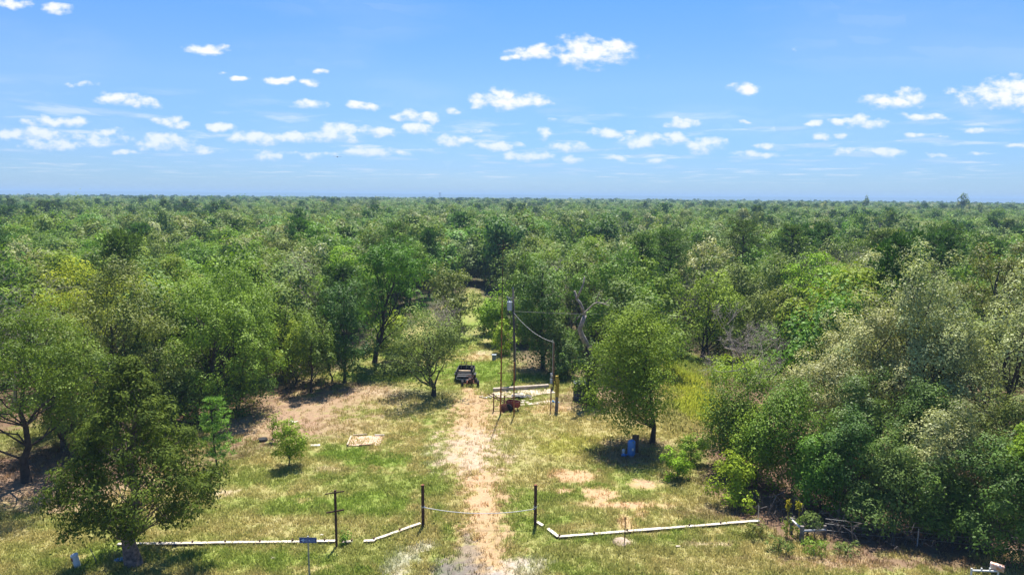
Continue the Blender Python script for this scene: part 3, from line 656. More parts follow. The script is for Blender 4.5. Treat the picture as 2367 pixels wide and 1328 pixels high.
def grass():
    m, N, K, B = mat_new('grass_blade'); B.inputs['Roughness'].default_value = .7; B.inputs['Specular IOR Level'].default_value = .2
    at = N.new('ShaderNodeAttribute'); at.attribute_type = 'INSTANCER'; at.attribute_name = 'soil'
    t2 = N.new('ShaderNodeAttribute'); t2.attribute_name = 'tint'
    rp = N.new('ShaderNodeValToRGB'); rp.color_ramp.elements[0].color = (.75, .78, .6, 1); rp.color_ramp.elements[1].color = (1.45, 1.4, 1.25, 1); K.new(t2.outputs['Fac'], rp.inputs[0])
    mx = N.new('ShaderNodeMix'); mx.data_type = 'RGBA'; mx.blend_type = 'MULTIPLY'; mx.inputs[0].default_value = 1; K.new(at.outputs['Color'], mx.inputs[6]); K.new(rp.outputs[0], mx.inputs[7])
    K.new(mx.outputs[2], B.inputs['Base Color']); tr = N.new('ShaderNodeBsdfTranslucent'); K.new(mx.outputs[2], tr.inputs[0])
    ms = N.new('ShaderNodeMixShader'); ms.inputs[0].default_value = .5; K.new(B.outputs[0], ms.inputs[1]); K.new(tr.outputs[0], ms.inputs[2]); K.new(ms.outputs[0], N['Material Output'].inputs[0])
    protos = []
    for s in range(4):
        rng = np.random.default_rng(40+s); V = []; T = []; nb = 9
        for b in range(nb):
            p = rng.normal(size=2)*.10; g = rng.random()*6.28; h = .07+.11*rng.random(); w = .016+.014*rng.random(); ln = rng.normal(size=2)*.06
            dx, dy = math.cos(g)*w, math.sin(g)*w
            V += [(p[0]-dx, p[1]-dy, -.01), (p[0]+dx, p[1]+dy, -.01), (p[0]+ln[0]+dx*.3, p[1]+ln[1]+dy*.3, h), (p[0]+ln[0]-dx*.3, p[1]+ln[1]-dy*.3, h)]; T += [rng.random()]*4
        protos.append(mesh_np('grass_tuft', V, np.arange(nb*4).reshape(-1, 4), m, T))
    rng = np.random.default_rng(77); n = 210000
    y = 27+rng.random(n)**1.25*65; x = (rng.random(n)*2-1)*(y*.80+2)
    col, bare = ground_color(x, y); clump = fbm(x*.9, y*.9, 91, 3)
    keep = (rng.random(n) < (1-bare)**1.5*np.clip(.25+1.3*clump, 0, 1)); x, y, col, clump = x[keep], y[keep], col[keep], clump[keep]; n = len(x)
    col = np.clip(col*(1.38+.30*rng.random((n, 1))), 0, .85)
    s = (.55+.9*rng.random(n))*(.6+.8*clump); mead = in_poly(x, y, [g2(1535,1000), g2(1545,830), g2(1690,830), g2(1640,905), g2(1610,1000)]); s[mead] *= 2.2
    R = np.zeros((n, 3)); R[:, 2] = rng.random(n)*6.28
    scatter('grass', protos, np.stack([x, y, np.zeros(n)], 1), R, np.stack([s, s, s], 1), rng.integers(0, 4, n), color=col)
grass()
# ------------------------------------------------------------------ the trees one can point at, front to back
hand('cedar_tree', 'big dark olive cedar standing alone by the white plank kerb, its trunk bare below', 'tree', 310, (148, 474, 832, 1222), 'cedar', 'cedar', by=1303, nl=96, leaf=(.18, .075), cover=6.2, mcl=8, tight=.72, spray=True, bark=BARKC, r0=.40, nmax=60000)
hand('oak_tree', 'glossy oak at the left edge with a tall dark leaning trunk in brown litter', 'tree', 62, (-110, 205, 695, 1005), 'oak_green', by=1113, nl=26, r0=.30, cover=4.6, high=True, bark=BARKD)
hand('oak_tree', 'broad round olive-brown oak, the widest crown left of the clearing', 'tree', 268, (95, 425, 612, 985), 'oak_olive', D=56, nl=34, r0=.42, nmax=36000)
hand('oak_tree', 'mid-green oak with a low skirt of leaves right of the broad olive oak', 'tree', 495, (360, 625, 640, 945), 'oak_green', D=60, nl=28, r0=.36, nmax=34000)
hand('oak_tree', 'glossy grey-green oak squeezed between the left-edge oak and the big cedar', 'tree', 150, (10, 235, 770, 1010), 'oak_gloss', D=51, nl=20, r0=.25)
hand('oak_tree', 'dark low oak behind the top of the big cedar', 'tree', 385, (300, 470, 800, 985), 'dark', D=57, nl=16, r0=.22)
hand('flowering_tree', 'tree with a flat crest of yellow-green growth behind the broad olive oak', 'tree', 240, (112, 372, 608, 770), 'yellow', 'flat', D=71, nl=12)
hand('pale_green_tree', 'feathery pale green tree rising behind the mid-green oak', 'tree', 515, (400, 622, 622, 830), 'fresh', 'flat', D=69, nl=12, leafscale=.85)
hand('pale_green_tree', 'bright grass-green tree on the right shoulder of the feathery pale green tree', 'tree', 600, (545, 680, 672, 850), 'fresh', 'round', D=72, nl=18, leafscale=.85)
hand('elm_tree', 'slim elm with bright layered leaves, first of the thin trunks by the brown litter', 'tree', 683, (622, 722, 742, 872), 'lime', 'flat', by=889, nl=8, r0=.10, leafscale=.8)
hand('elm_tree', 'blue-green slim elm in the middle of the thin-trunked cluster', 'tree', 720, (668, 775, 722, 868), 'oak_green', 'flat', by=906, nl=9, r0=.13, leafscale=.8)
hand('elm_tree', 'short slim elm on the right side of the thin-trunked cluster', 'tree', 768, (708, 800, 770, 872), 'grey_green', 'flat', by=882, nl=8, r0=.10, leafscale=.8)
hand('leafy_tree', 'dense dark green tree with a pointed top right of the thin-trunked cluster', 'tree', 797, (735, 858, 655, 868), 'dark', 'column', by=884, nl=12, r0=.17, nmax=22000)
hand('sweetgum_tree', 'tall bright green tree with a long dark trunk leaning right behind the small clearing oak', 'tree', 866, (838, 1000, 556, 742), 'oak_green', 'round', by=838, nl=24, r0=.30, nmax=22000, bark=BARKD)
hand('oak_tree', 'small round oak standing alone in the clearing beside the dirt track', 'tree', 1002, (890, 1082, 712, 872), 'grey_green', 'flat', by=916, nl=14, r0=.26, bark=BARKD, leafscale=.9, gap=.12, cover=2.9)
hand('yellowing_tree', 'yellow-green tree just left of the tall leaning tree', 'tree', 770, (728, 850, 572, 740), 'lime', 'column', D=94, nl=11)
hand('oak_tree', 'olive oak behind the head of the path, right of the tall leaning tree', 'tree', 1045, (985, 1112, 608, 740), 'oak_olive', 'round', D=96, nl=18)
hand('leafy_tree', 'tall dense dark tree directly right of the utility pole', 'tree', 1255, (1188, 1318, 600, 842), 'dark', 'column', by=852, nl=16, r0=.3, nmax=24000)
hand('leafy_tree', 'dark green tree whose crown sits behind the top of the utility pole', 'tree', 1215, (1160, 1258, 590, 820), 'oak_green', 'column', D=92, nl=13, nmax=16000)
hand('oak_tree', 'large rounded oak with visible dark limbs behind the twisted snag', 'tree', 1435, (1330, 1528, 578, 815), 'oak_green', 'round', D=82, nl=26, r0=.38, gap=.12, nmax=22000)
hand('oak_tree', 'grey-green oak between the dark tree by the pole and the twisted snag', 'tree', 1335, (1275, 1400, 600, 790), 'grey_green', 'round', D=89, nl=18)
hand('small_tree', 'small pale tree leaning over the meter pole', 'tree', 1312, (1258, 1352, 742, 872), 'grey_green', 'flat', by=868, nl=7, r0=.08, gap=.1)
hand('willow_oak_tree', 'bright rounded tree with one dark trunk shading the blue tank', 'tree', 1508, (1362, 1560, 718, 985), 'fresh', 'column', by=1024, nl=28, r0=.22, bark=BARKD, nmax=46000, cover=5.2, mcl=8, tight=.62, lean=.5)
hand('elm_tree', 'flat-topped bright green tree on dark stems at the back of the yellow meadow', 'tree', 1628, (1562, 1716, 630, 790), 'fresh', 'flat', by=828, nl=11, r0=.24, multi=3, bark=BARKD, gap=.1)
hand('oak_tree', 'thin dark oak with a bare black trunk behind the yellow meadow', 'tree', 1735, (1690, 1805, 655, 800), 'grey_green', 'flat', by=833, nl=8, r0=.18, bark=BARKD, gap=.2, cover=2.2)
hand('round_tree', 'pale silvery round tree left of the dark spreading pine', 'tree', 1625, (1570, 1688, 552, 690), 'silver', 'round', D=106, nl=20)
hand('leafy_tree', 'golden-green dense tree rising behind the thin dark oak', 'tree', 1895, (1812, 1978, 588, 712), 'lime', 'round', D=84, nl=24)
hand('small_tree', 'soft green sloping small tree between the meadow and the silvery oaks', 'tree', 1835, (1750, 1900, 742, 850), 'fresh', 'flat', by=868, nl=9, r0=.12, leafscale=.85)
hand('small_tree', 'olive small tree above the soft green sloping tree', 'tree', 1800, (1780, 1885, 660, 770), 'oak_olive', 'round', D=77, nl=8)
hand('silver_oak_tree', 'silvery-leaved oak nearest the meadow with a wide leaning crown', 'tree', 2025, (1852, 2170, 678, 1060), 'silver', 'round', D=52, nl=32, r0=.34, bark=BARKD, gap=.14, nmax=34000)
hand('silver_oak_tree', 'tallest silvery oak, its thick dark trunk showing through the leaves', 'tree', 2128, (1972, 2248, 588, 1000), 'silver', 'round', D=49, nl=34, r0=.44, bark=BARKD, gap=.16, nmax=36000)
hand('silver_oak_tree', 'silvery oak cut by the right edge of the picture', 'tree', 2310, (2170, 2480, 612, 1120), 'silver', 'round', D=45, nl=34, r0=.42, bark=BARKD, gap=.12, nmax=38000)
hand('oak_tree', 'yellow-olive oak behind the silvery oak at the right edge', 'tree', 2290, (2195, 2420, 565, 720), 'oak_olive', 'round', D=70, nl=20)
hand('sapling', 'yellow-green leafy sapling standing alone on the grass', 'tree', 668, (634, 708, 966, 1064), 'lime', 'column', by=1076, nl=14, r0=.05, leaf=(.12, .07), cover=4.4)
hand('sapling', 'thin sparse sapling just behind the yellow-green sapling', 'tree', 630, (611, 652, 950, 996), 'fresh', 'round', by=1015, nl=5, r0=.04, leaf=(.16, .08), cover=1.6)

def hand_pine(label, bx, D, top, R, base=.42, n=7000, kind='pine', name='pine_tree', by=None, **kw):
    B = place(bx, by, D); H = point_at(bx, top, B.y).z; _seed[0] += 7
    ms = pine_meshes(name, _seed[0], H, R, base, n=n, kind=kind, **kw); USED.append((B.x, B.y, R*.8))
    e = root(name, label, 'tree', B); link('crown', ms[0], e); link('trunk', ms[1], e)
hand_pine('young bright green pine sapling right of the big cedar', 502, None, 916, 1.25, .18, 4200, 'pine_bright', 'pine_sapling', by=1081, leaf=(.26, .05), r0=.07, levels=8)
hand_pine('dark pine left of the pale silvery round tree', 1540, 102, 533, 4.0, .35)
hand_pine('dark pine in front, nearest the big oak with visible limbs', 1478, 98, 545, 3.6, .35)
hand_pine('dark wide spreading pine, the blackest crown right of the pale round tree', 1708, 112, 514, 5.2, .3, 9000)
hand_pine('dark green pine just right of the blackest spreading pine', 1818, 116, 526, 3.8, .35)
hand_pine('olive pine with brownish heart behind the silvery oaks', 2020, 108, 535, 4.2, .3)
hand_pine('tall dark pine behind the tallest silvery oak', 2172, 106, 524, 4.4, .35, 8000)
hand_pine('dark pine at the left edge above the grey bare tree', -8, 100, 548, 4.0, .35)
hand_pine('dark pine standing above the woods behind the tall leaning tree', 915, 118, 520, 4.6, .3, 9000)

for lab, bx, top, hw, D in (('tall tree standing up on the horizon far right', 2230, 450, 17, 560), ('small tree top breaking the horizon right of centre', 1997, 455, 10, 620)):
    B = place(bx, None, D); B.z = 0; H = point_at(bx, top, D).z; ms = tree_meshes('horizon_tree', int(bx), H, (0, 0, hw*D/F, hw*D/F, 3, H), 'grey_green', 'round', leaf=(1.2, .8), cover=5, nmax=2600, twigs=False); e = root('horizon_tree', lab, 'tree', B); link('crown', ms[0], e); link('trunk', ms[1], e)
def hand_dead(label, bx, D, top, by=None, name='dead_tree', r0=.2, depth=5, mat=None, spread=.75, **kw):
    B = place(bx, by, D); H = point_at(bx, top, B.y).z; _seed[0] += 7
    ms = dead_meshes(name, _seed[0], H, spread, r0, depth, mat, **kw); USED.append((B.x, B.y, 2.5))
    e = root(name, label, 'tree', B); link('branches', ms[0], e); link('trunk', ms[1], e); return e
hand_dead('large bare grey dead tree behind the slim elms', 688, 86, 575, r0=.25, depth=6, spread=.6)
hand_dead('bare grey dead tree at the left edge beside the yellow-crested tree', 30, 62, 640, r0=.2, depth=6)
hand_dead('bare grey dead tree between the left edge and the broad olive oak', 130, 66, 640, r0=.18, depth=6)
hand_dead('grey bare branches showing above the small clearing oak', 1010, 88, 690, r0=.16, depth=6)
hand_dead('pale grey dead tree right of the golden-green dense tree', 1985, 80, 600, r0=.18, depth=6)
hand_dead('pale grey dead limbs above the golden-green dense tree', 1870, 98, 565, r0=.18, depth=6)

def snag():
    B = ground_at(1367, 934); s = mpp(B+Vector((0, 0, 4))); e = root('twisted_snag', 'twisted dead snag with cut limbs rising from an ivy-covered dark trunk', 'tree', B)
    def W(px, py, dy=0): p = point_at(px, py, B.y+dy); return (p.x-B.x, p.y-B.y, p.z)
    t = MB(); t.tube([(0,0,-.2), (0,0,.5), W(1368,880), W(1366,830), W(1360,800,.2)], [.62,.52,.45,.42,.34], 10); t.build('trunk', BARKD, e, smooth=True)
    u = MB(); u.tube([W(1360,805,.2), W(1345,775,.3), W(1340,760), W(1347,742), W(1352,728,.2)], [.30,.25,.23,.22,.19], 8); u.tube([W(1352,728,.2), W(1341,700), W(1333,690,.2), W(1328,672)], [.17,.14,.12,.10], 7)
    u.tube([W(1333,690,.2), W(1342,672), W(1349,655), W(1351,640)], [.11,.09,.08,.06], 6); u.build('upper_trunk', BARKG, e, smooth=True)
    for k, pts in enumerate(([(1350,724),(1362,712),(1372,702),(1382,698),(1398,702),(1410,706)], [(1378,700),(1381,688),(1386,676),(1395,668)], [(1352,730),(1342,726),(1333,738)], [(1398,702),(1405,694),(1412,690)])):
        b = MB(); b.tube([W(x, y, -.2*i) for i, (x, y) in enumerate(pts)], np.linspace(.09, .025, len(pts)) if k == 0 else np.linspace(.05, .015, len(pts)), 5); b.build('dead_limb', BARKG, e)
    rng = np.random.default_rng(9); tb, lo, CL, lob = make_crown(rng, 1.9, 1.7, 3.0, 3.0, 'column', 12, (.24, .15), 3.2); link('ivy', tb.mesh('ivy', LEAF['dark']), e)
    USED.append((B.x, B.y, 2))
snag()

# shrubs and thickets
def shrub(label, bx, box, kind, by=None, D=None, name='shrub', nl=9, **kw):
    return hand(name, label, 'shrub', bx, box, kind, 'shrub', by=by, D=D, nl=nl, r0=.05, **{'cover': 4.6, **kw})
shrub('large leafy green shrub on the right of the yellow meadow', 1690, (1622, 1795, 832, 1075), 'oak_green', by=1082, nl=26)
shrub('tall bushy green thicket in front of the silvery oaks', 1830, (1735, 1925, 885, 1135), 'oak_green', by=1145, nl=16)
shrub('leafy green bush filling the gap between the large green shrub and the green thicket', 1745, (1690, 1815, 950, 1128), 'fresh', by=1130, nl=18)
shrub('grey-leaved shrub topping the bushy green thicket', 1900, (1790, 2010, 820, 980), 'silver', D=50, nl=12)
shrub('bright yellow-green shrub at the foot of the green thicket', 1698, (1640, 1752, 1052, 1166), 'lime', by=1168, leaf=(.18, .09))
shrub('small bright yellow-green shrub beyond the blue tank', 1566, (1530, 1602, 1036, 1104), 'lime', by=1106, nl=7, leaf=(.16, .08))
shrub('weedy green growth behind the small bright shrub', 1595, (1568, 1640, 1000, 1070), 'fresh', by=1068, nl=8)
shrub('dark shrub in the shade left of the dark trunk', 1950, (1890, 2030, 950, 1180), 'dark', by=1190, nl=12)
shrub('brown-tinged dark thicket under the tallest silvery oak', 2060, (1990, 2140, 1010, 1215), 'grey_green', by=1222, nl=11, gap=.2)
shrub('silver-speckled shrub right of the thick dark trunk', 2180, (2100, 2260, 915, 1160), 'silver', by=1205, nl=13, gap=.1)
shrub('dark teal-green shrub by the mailbox at the right edge', 2310, (2225, 2420, 1010, 1270), 'dark', by=1284, nl=13)
shrub('sunlit yellow-green spray of leaves at the right edge', 2355, (2325, 2400, 980, 1080), 'lime', D=36.5, nl=6)
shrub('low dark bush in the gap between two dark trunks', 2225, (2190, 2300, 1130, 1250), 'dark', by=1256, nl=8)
shrub('bright yellow-green vine-covered bush nearest the right of the path', 1165, (1138, 1195, 742, 818), 'lime', by=818, nl=9, name='vine_bush')
shrub('tall vine-covered bright bush right of the path, behind the mast', 1148, (1112, 1188, 672, 790), 'lime', by=794, nl=12, name='vine_bush')
shrub('vine-covered bright bush at the far end of the path', 1118, (1090, 1152, 690, 768), 'fresh', by=772, nl=9, name='vine_bush')
shrub('light green bush on the left side of the path', 1040, (1000, 1085, 705, 782), 'fresh', by=785, nl=9, name='vine_bush')
shrub('small yellow-green bush right of the leaning trunk', 905, (880, 940, 722, 772), 'lime', D=86, nl=6)
shrub('low olive bush left behind the small clearing oak', 935, (870, 985, 800, 858), 'grey_green', by=858, nl=9)
shrub('shaded bush at the foot of the leaning trunk', 880, (850, 935, 740, 842), 'oak_green', D=88, nl=9)
shrub('dark undergrowth below the mid-green oak', 545, (480, 625, 850, 948), 'dark', by=952, nl=10)
shrub('dark undergrowth below the broad olive oak', 330, (250, 430, 880, 1000), 'dark', by=1000, nl=10)
shrub('shaded undergrowth behind the slim elms', 745, (640, 830, 800, 872), 'oak_green', D=82, nl=10)
shrub('pale bush in the shade behind the yellow meadow', 1660, (1590, 1760, 745, 820), 'grey_green', D=88, nl=12)
shrub('dark bush between the bright rounded tree and the meadow', 1565, (1535, 1600, 760, 838), 'oak_green', D=84, nl=8)
shrub('dark bush at the back right of the meadow under the thin oak', 1770, (1700, 1850, 770, 842), 'dark', by=845, nl=10)
shrub('sunlit hedge-like weeds along the right of the yellow meadow', 1720, (1640, 1800, 825, 880), 'lime', by=884, nl=10)
shrub('dark bush behind the meter pole', 1300, (1270, 1345, 790, 872), 'dark', by=874, nl=8)
shrub('mid-green bush wedged between the green thicket and the shaded dark shrub', 1895, (1840, 1960, 1010, 1180), 'oak_green', by=1188, nl=11)
shrub('dull green bush low in front of the brown-tinged thicket', 2010, (1950, 2085, 1110, 1225), 'grey_green', by=1232, nl=9, gap=.15)
shrub('dark green understory bush behind the silver-speckled shrub', 2130, (2040, 2240, 880, 1120), 'dark', D=44, nl=14)
shrub('dark green understory bush left behind the thick dark trunk', 1990, (1900, 2090, 860, 1080), 'oak_gloss', D=46, nl=14)
shrub('grey-green understory bush behind the dark teal-green shrub', 2290, (2200, 2420, 900, 1140), 'grey_green', D=41, nl=13)
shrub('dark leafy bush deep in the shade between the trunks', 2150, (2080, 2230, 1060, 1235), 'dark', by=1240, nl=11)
for lab, bx, box, k, by in (('green weed clump left of the timber corner posts', 1800, (1770, 1832, 1232, 1272), 'grey_green', 1274), ('yellowish weed clump at the end of the right white kerb', 1740, (1712, 1775, 1200, 1240), 'oak_olive', 1240),
        ('green weed clump between the timber corner posts', 1880, (1850, 1915, 1240, 1275), 'oak_green', 1277), ('dull weed clump right of the timber corner posts', 1955, (1922, 1985, 1246, 1276), 'grey_green', 1278),
        ('small green weed clump behind the rusty sign frame', 796, (784, 812, 1226, 1258), 'oak_green', 1258), ('tall weed clump behind the timber corner posts', 1865, (1845, 1895, 1178, 1230), 'grey_green', 1236)):
    shrub(lab, bx, box, k, by=by, nl=6, leaf=(.16, .05), name='weed_clump', gap=.25, cover=2.6)
for lab, bx, by, top in (('yellow-headed tall weed, left one by the timber posts', 1817, 1240, 1158), ('yellow-headed tall weed, right one by the timber posts', 1843, 1238, 1160)):
    B = ground_at(bx, by); H = point_at(bx, top, B.y).z; e = root('tall_weed', lab, 'weed', B, 0, 'yellow-headed weeds')
    m = MB(); m.tube([(0,0,-.05), (.03,0,H*.5), (0,.02,H*.92)], [.025,.02,.012], 5); m.build('stem', YELLOWP, e)
    rng = np.random.default_rng(int(bx)); tb, *_ = make_crown(rng, .17, .17, .30, H-.25, 'shrub', 5, (.13, .07), 4, tight=.8); link('flower_head', tb.mesh('flower_head', LEAF['vine']), e)
    tb, *_ = make_crown(rng, .3, .3, H*.28, H*.3, 'shrub', 5, (.16, .05), 1.6); link('leaves', tb.mesh('weed_leaves', LEAF['fresh']), e)

# ------------------------------------------------------------------ woods behind: each of the nearer trees an object of its own
def mid_protos():
    P = {}
    for k, kinds in (('round', ('grey_green', 'oak_green', 'oak_olive', 'fresh', 'dark', 'silver', 'oak_gloss', 'yellow')), ('flat', ('grey_green', 'oak_green', 'oak_olive', 'lime'))):
        for i, kd in enumerate(kinds):
            ms = tree_meshes('wood_%s_%s' % (k, kd), 900+i*13+len(k), 11.0, (0, 0, 4.3, 4.3, 1.6, 11.0), kd, k, nl=15+i % 3, leaf=(.36, .23), cover=3.9, nmax=9000, twigs=False, tight=.6, mcl=5)
            P[(k, kd)] = ms
    P['pine'] = [pine_meshes('wood_pine', 70+i, 12.2, 3.9, .35, (.55, .15), 5000) for i in range(2)]
    P['dead'] = [dead_meshes('wood_dead', 80+i, 10.5, .65, .2, 6, tw=1.6) for i in range(2)]
    return P
MID = mid_protos()
KIND_WORDS = {'grey_green': 'grey-green', 'oak_green': 'mid-green', 'oak_olive': 'olive', 'fresh': 'fresh green', 'dark': 'dark green', 'silver': 'pale silvery', 'oak_gloss': 'deep glossy green', 'yellow': 'yellow-green', 'lime': 'lime green'}
ZONES = [(-400, 130, 'behind the left-edge oak'), (130, 400, 'behind the broad olive oak'), (400, 620, 'behind the feathery pale tree'), (620, 740, 'behind the grey dead tree'), (740, 850, 'behind the yellow-green tree'),
         (850, 1000, 'behind the tall leaning tree'), (1000, 1125, 'beyond the end of the path'), (1125, 1190, 'behind the tall mast'), (1190, 1320, 'behind the tree by the pole'), (1320, 1440, 'behind the twisted snag'),
         (1440, 1570, 'behind the bright rounded tree'), (1570, 1690, 'behind the pale round tree'), (1690, 1800, 'behind the blackest pine'), (1800, 1980, 'behind the golden-green tree'), (1980, 2180, 'behind the tallest silvery oak'), (2180, 2900, 'behind the right-edge silvery oak')]
ROWS = ['front', 'second', 'third', 'fourth', 'fifth', 'sixth', 'seventh', 'eighth', 'ninth', 'tenth', 'eleventh', 'twelfth']
def choose_kind(x, y, rng):
    a = fbm(np.array([x*.022]), np.array([y*.022]), 61, 3)[0]; b = rng.random()
    if b < .045: return 'dead'
    if a > .60 and b < .26 or b > .965: return 'pine'
    w = [('grey_green', .34), ('oak_green', .22), ('oak_olive', .13), ('fresh', .11), ('dark', .08), ('silver', .05), ('oak_gloss', .04), ('yellow', .004)]
    c = rng.random(); s = 0
    for k, q in w:
        s += q
        if c < s: return k
    return 'grey_green'
def wood_points(y0, y1, step, rng, margin=6, wide=.80):
    pts = []; y = y0
    while y < y1:
        half = y*wide+margin; x = -half+rng.random()*step
        while x < half:
            px, py = x+rng.normal()*step*.22, y+rng.normal()*step*.22; pts.append((px, py)); x += step
        y += step*.9
    P = np.array(pts); ins = in_poly(P[:, 0], P[:, 1], CLEAR); d = poly_dist(P[:, 0], P[:, 1], CLEAR); return P[~ins & (d > np.where((P[:, 1] > 78) & (P[:, 0] > -22) & (P[:, 0] < 6), 6.2, 2.4))]
def free(p, used, k=1.0):
    return all((p[0]-u[0])**2+(p[1]-u[1])**2 > (u[2]*.72+2.0*k)**2 for u in used)
def wood():
    rng = np.random.default_rng(2024); P = wood_points(64, 400, 6.5, rng, 8); P = [p for p in P if free(p, USED)]
    rest = []; cand = []
    for p in P:
        px, py = project([[p[0], p[1], 9.0]]); (cand if -30 < px[0] < PW+30 else rest).append((p, float(px[0])))
    cand.sort(key=lambda q: q[0][1]); N = 238
    near, rest = cand[:N], rest + cand[N:]
    rows = []; seen = {}
    for (p, px) in near:
        kd = choose_kind(p[0], p[1], rng); h = float(np.clip(rng.normal(1.0, .12), .72, 1.3))*(1.05 if kd == 'pine' else 1.0); w = float(np.clip(rng.normal(1.0, .14), .7, 1.35))
        z = next((t for a, b, t in ZONES if a <= px < b), 'in the woods'); r = ROWS[min(11, int((p[1]-66)/9.0))]
        size = 'tall' if h > 1.1 else ('low' if h < .9 else 'rounded'); 
        if kd == 'pine': lab = ('tall dark' if h > 1.08 else 'dark')+' pine'; nm = 'pine_tree'; ms = MID['pine'][rng.integers(2)]
        elif kd == 'dead': lab = 'bare grey dead tree'; nm = 'dead_tree'; ms = MID['dead'][rng.integers(2)]
        else:
            sh = 'flat' if (('flat', kd) in MID and rng.random() < .35) else 'round'; ms = MID[(sh, kd)]; nm = 'oak_tree' if kd in ('oak_green', 'oak_olive', 'oak_gloss', 'grey_green') else 'leafy_tree'
            if sh == 'flat' and size == 'rounded': size = 'flat-topped'
            lab = '%s %s %s' % (size, KIND_WORDS[kd], 'oak' if nm == 'oak_tree' else 'tree')
        rows.append([p, px, nm, '%s, %s row of woods %s' % (lab, r, z), ms, w, h])
    by = {}
    for q in rows: by.setdefault(q[3], []).append(q)
    for lab, qs in by.items():
        qs.sort(key=lambda q: q[1]); names = {1: [''], 2: [', left one', ', right one'], 3: [', left one', ', middle one', ', right one']}.get(len(qs))
        for i, q in enumerate(qs): q[3] = lab + (names[i] if names else ', number %d from left' % (i+1))
    for p, px, nm, lab, ms, w, h in rows:
        e = root(nm, lab, 'tree', (p[0], p[1], 0), rng.random()*6.28, 'trees of the woods behind the clearing'); e.scale = (w, w*float(np.clip(rng.normal(1, .06), .85, 1.15)), h)
        dead = nm == 'dead_tree'; link('branches' if dead else 'crown', ms[0], e); link('trunk', ms[1], e)
    return [p for p, _ in rest]
REST = wood()

def far_wood():
    rng = np.random.default_rng(31)
    def proto(kind, n, leaf, shape, seed):
        r = np.random.default_rng(seed); tb, *_ = make_crown(r, 4.4, 4.4, 4.4, 6.4, shape, 9, leaf, 12, False, n, nw=(.12, .8, .4, .2, .4), tight=.75, mcl=4, tv=.4); return tb.mesh('wood_crown', LEAF[kind])
    def trunk_join(me): return me
    kinds = [('grey_green', 'round'), ('grey_green', 'flat'), ('oak_green', 'round'), ('oak_olive', 'round'), ('fresh', 'flat'), ('dark', 'round'), ('silver', 'round'), ('oak_green', 'flat')]
    near = [proto(k, 2300, (.62, .42), s, 300+i) for i, (k, s) in enumerate(kinds)] + [pine_meshes('far_pine', 377, 12.0, 4.0, .3, (.9, .3), 1500)[0], dead_meshes('far_dead', 378, 10.5, .6, .25, 5, tw=2.5)[0], proto('rust', 1500, (.7, .45), 'round', 379)]
    far = [proto(k, 420, (1.25, .95), s, 400+i) for i, (k, s) in enumerate(kinds)] + [pine_meshes('far_pine', 477, 12.0, 4.0, .3, (1.6, .7), 420)[0], proto('deadgrey', 300, (1.2, .5), 'round', 478), proto('rust', 400, (1.2, .9), 'round', 479)]
    pw = np.array([.26, .16, .16, .11, .06, .08, .035, .08, .035, .02, .0015]); pw /= pw.sum()
    def batch(name, P, protos, sc=1.0):
        n = len(P); R = np.zeros((n, 3)); R[:, 2] = rng.random(n)*6.28; w = np.clip(rng.normal(.95, .16, n), .6, 1.4)*sc; h = np.clip(rng.normal(1.0, .13, n), .7, 1.4)
        idx = rng.choice(len(protos), n, p=pw); a = fbm(P[:, 0]*.022, P[:, 1]*.022, 61, 3); pine = (a > .6) & (rng.random(n) < .26); idx[pine] = 8
        tall = rng.random(n) < .02; h[tall] *= 1.25; h = np.minimum(h, np.where(idx == 8, 1.32, 1.6))
        z = ground_z(P[:, 0], P[:, 1]); o = scatter(name, protos, np.stack([P[:, 0], P[:, 1], z], 1), R, np.stack([w, w, h], 1), idx)
        return o
    # the woods go on past both sides of the picture
    side = wood_points(32, 66, 6.8, rng, 60, .80); keep = [p for p in side if abs(p[0]) > p[1]*.80+9]; flank = wood_points(66, 400, 7.0, rng, 70, 1.15); keep += [p for p in flank if abs(p[0]) > p[1]*.80+8]
    A = np.array(list(REST)+keep); batch('woodland', A, near)
    batch('distant_woodland', wood_points(400, 760, 7.8, rng, 60, 1.1), near, 1.1)
    B = wood_points(760, 1250, 9.0, rng, 60, 1.1); C = wood_points(1250, 2300, 13.0, rng, 60, 1.1)
    batch('faraway_woodland', np.concatenate([B, C]), far, 1.35)
far_wood()

# ------------------------------------------------------------------ the entrance: posts, cable, white kerb, sign
def vert_post(name, label, cat, px, py_base, py_top, r, mat, cap=True, lean=0.0):
    B = ground_at(px, py_base); H = point_at(px, py_top, B.y).z; e = root(name, label, cat, B)
    return e, B, H
def gate_post(label, px, pb, pt):
    e, B, H = vert_post('gate_post', label, 'post', px, pb, pt, .09, RUSTD); e['group'] = 'rusty gate posts'
    m = MB(); m.tube([(0,0,-.1), (0,0,H)], .095, 12); m.build('pipe', RUSTD, e, smooth=False)
    c = MB(); c.lathe([(.10,H-.03),(.10,H+.012),(.05,H+.02)], 12); c.build('cap', RUST, e)
    k = MB(); zc = point_at(px, 1170, B.y).z; k.lathe([(.11,zc-.05),(.115,zc),(.11,zc+.05)], 12); k.build('collar', GALV, e)
    return B, zc
PL, zl = gate_post('dark rusty pipe post left of the dirt track, holding the pale cable', 978, 1217, 1120)
PR, zr = gate_post('dark rusty pipe post right of the dirt track, holding the pale cable', 1237, 1216, 1120)
a = Vector((PL.x+.1, PL.y-.1, zl)); b = Vector((PR.x-.1, PR.y-.1, point_at(1237, 1174, PR.y).z)); mid = point_at(1120, 1184, (PL.y+PR.y)/2).z
sag = (a.z+b.z)/2-mid; e = root('gate_cable', 'pale sagging cable strung between the two dark gate posts', 'cable', a)
m = MB(); pts = []
for i in range(25):
    t = i/24; p = a.lerp(b, t); p.z -= 4*sag*t*(1-t)*1.0; pts.append(p-a)
m.tube(pts, .022, 6); m.build('cable', CABLE, e)
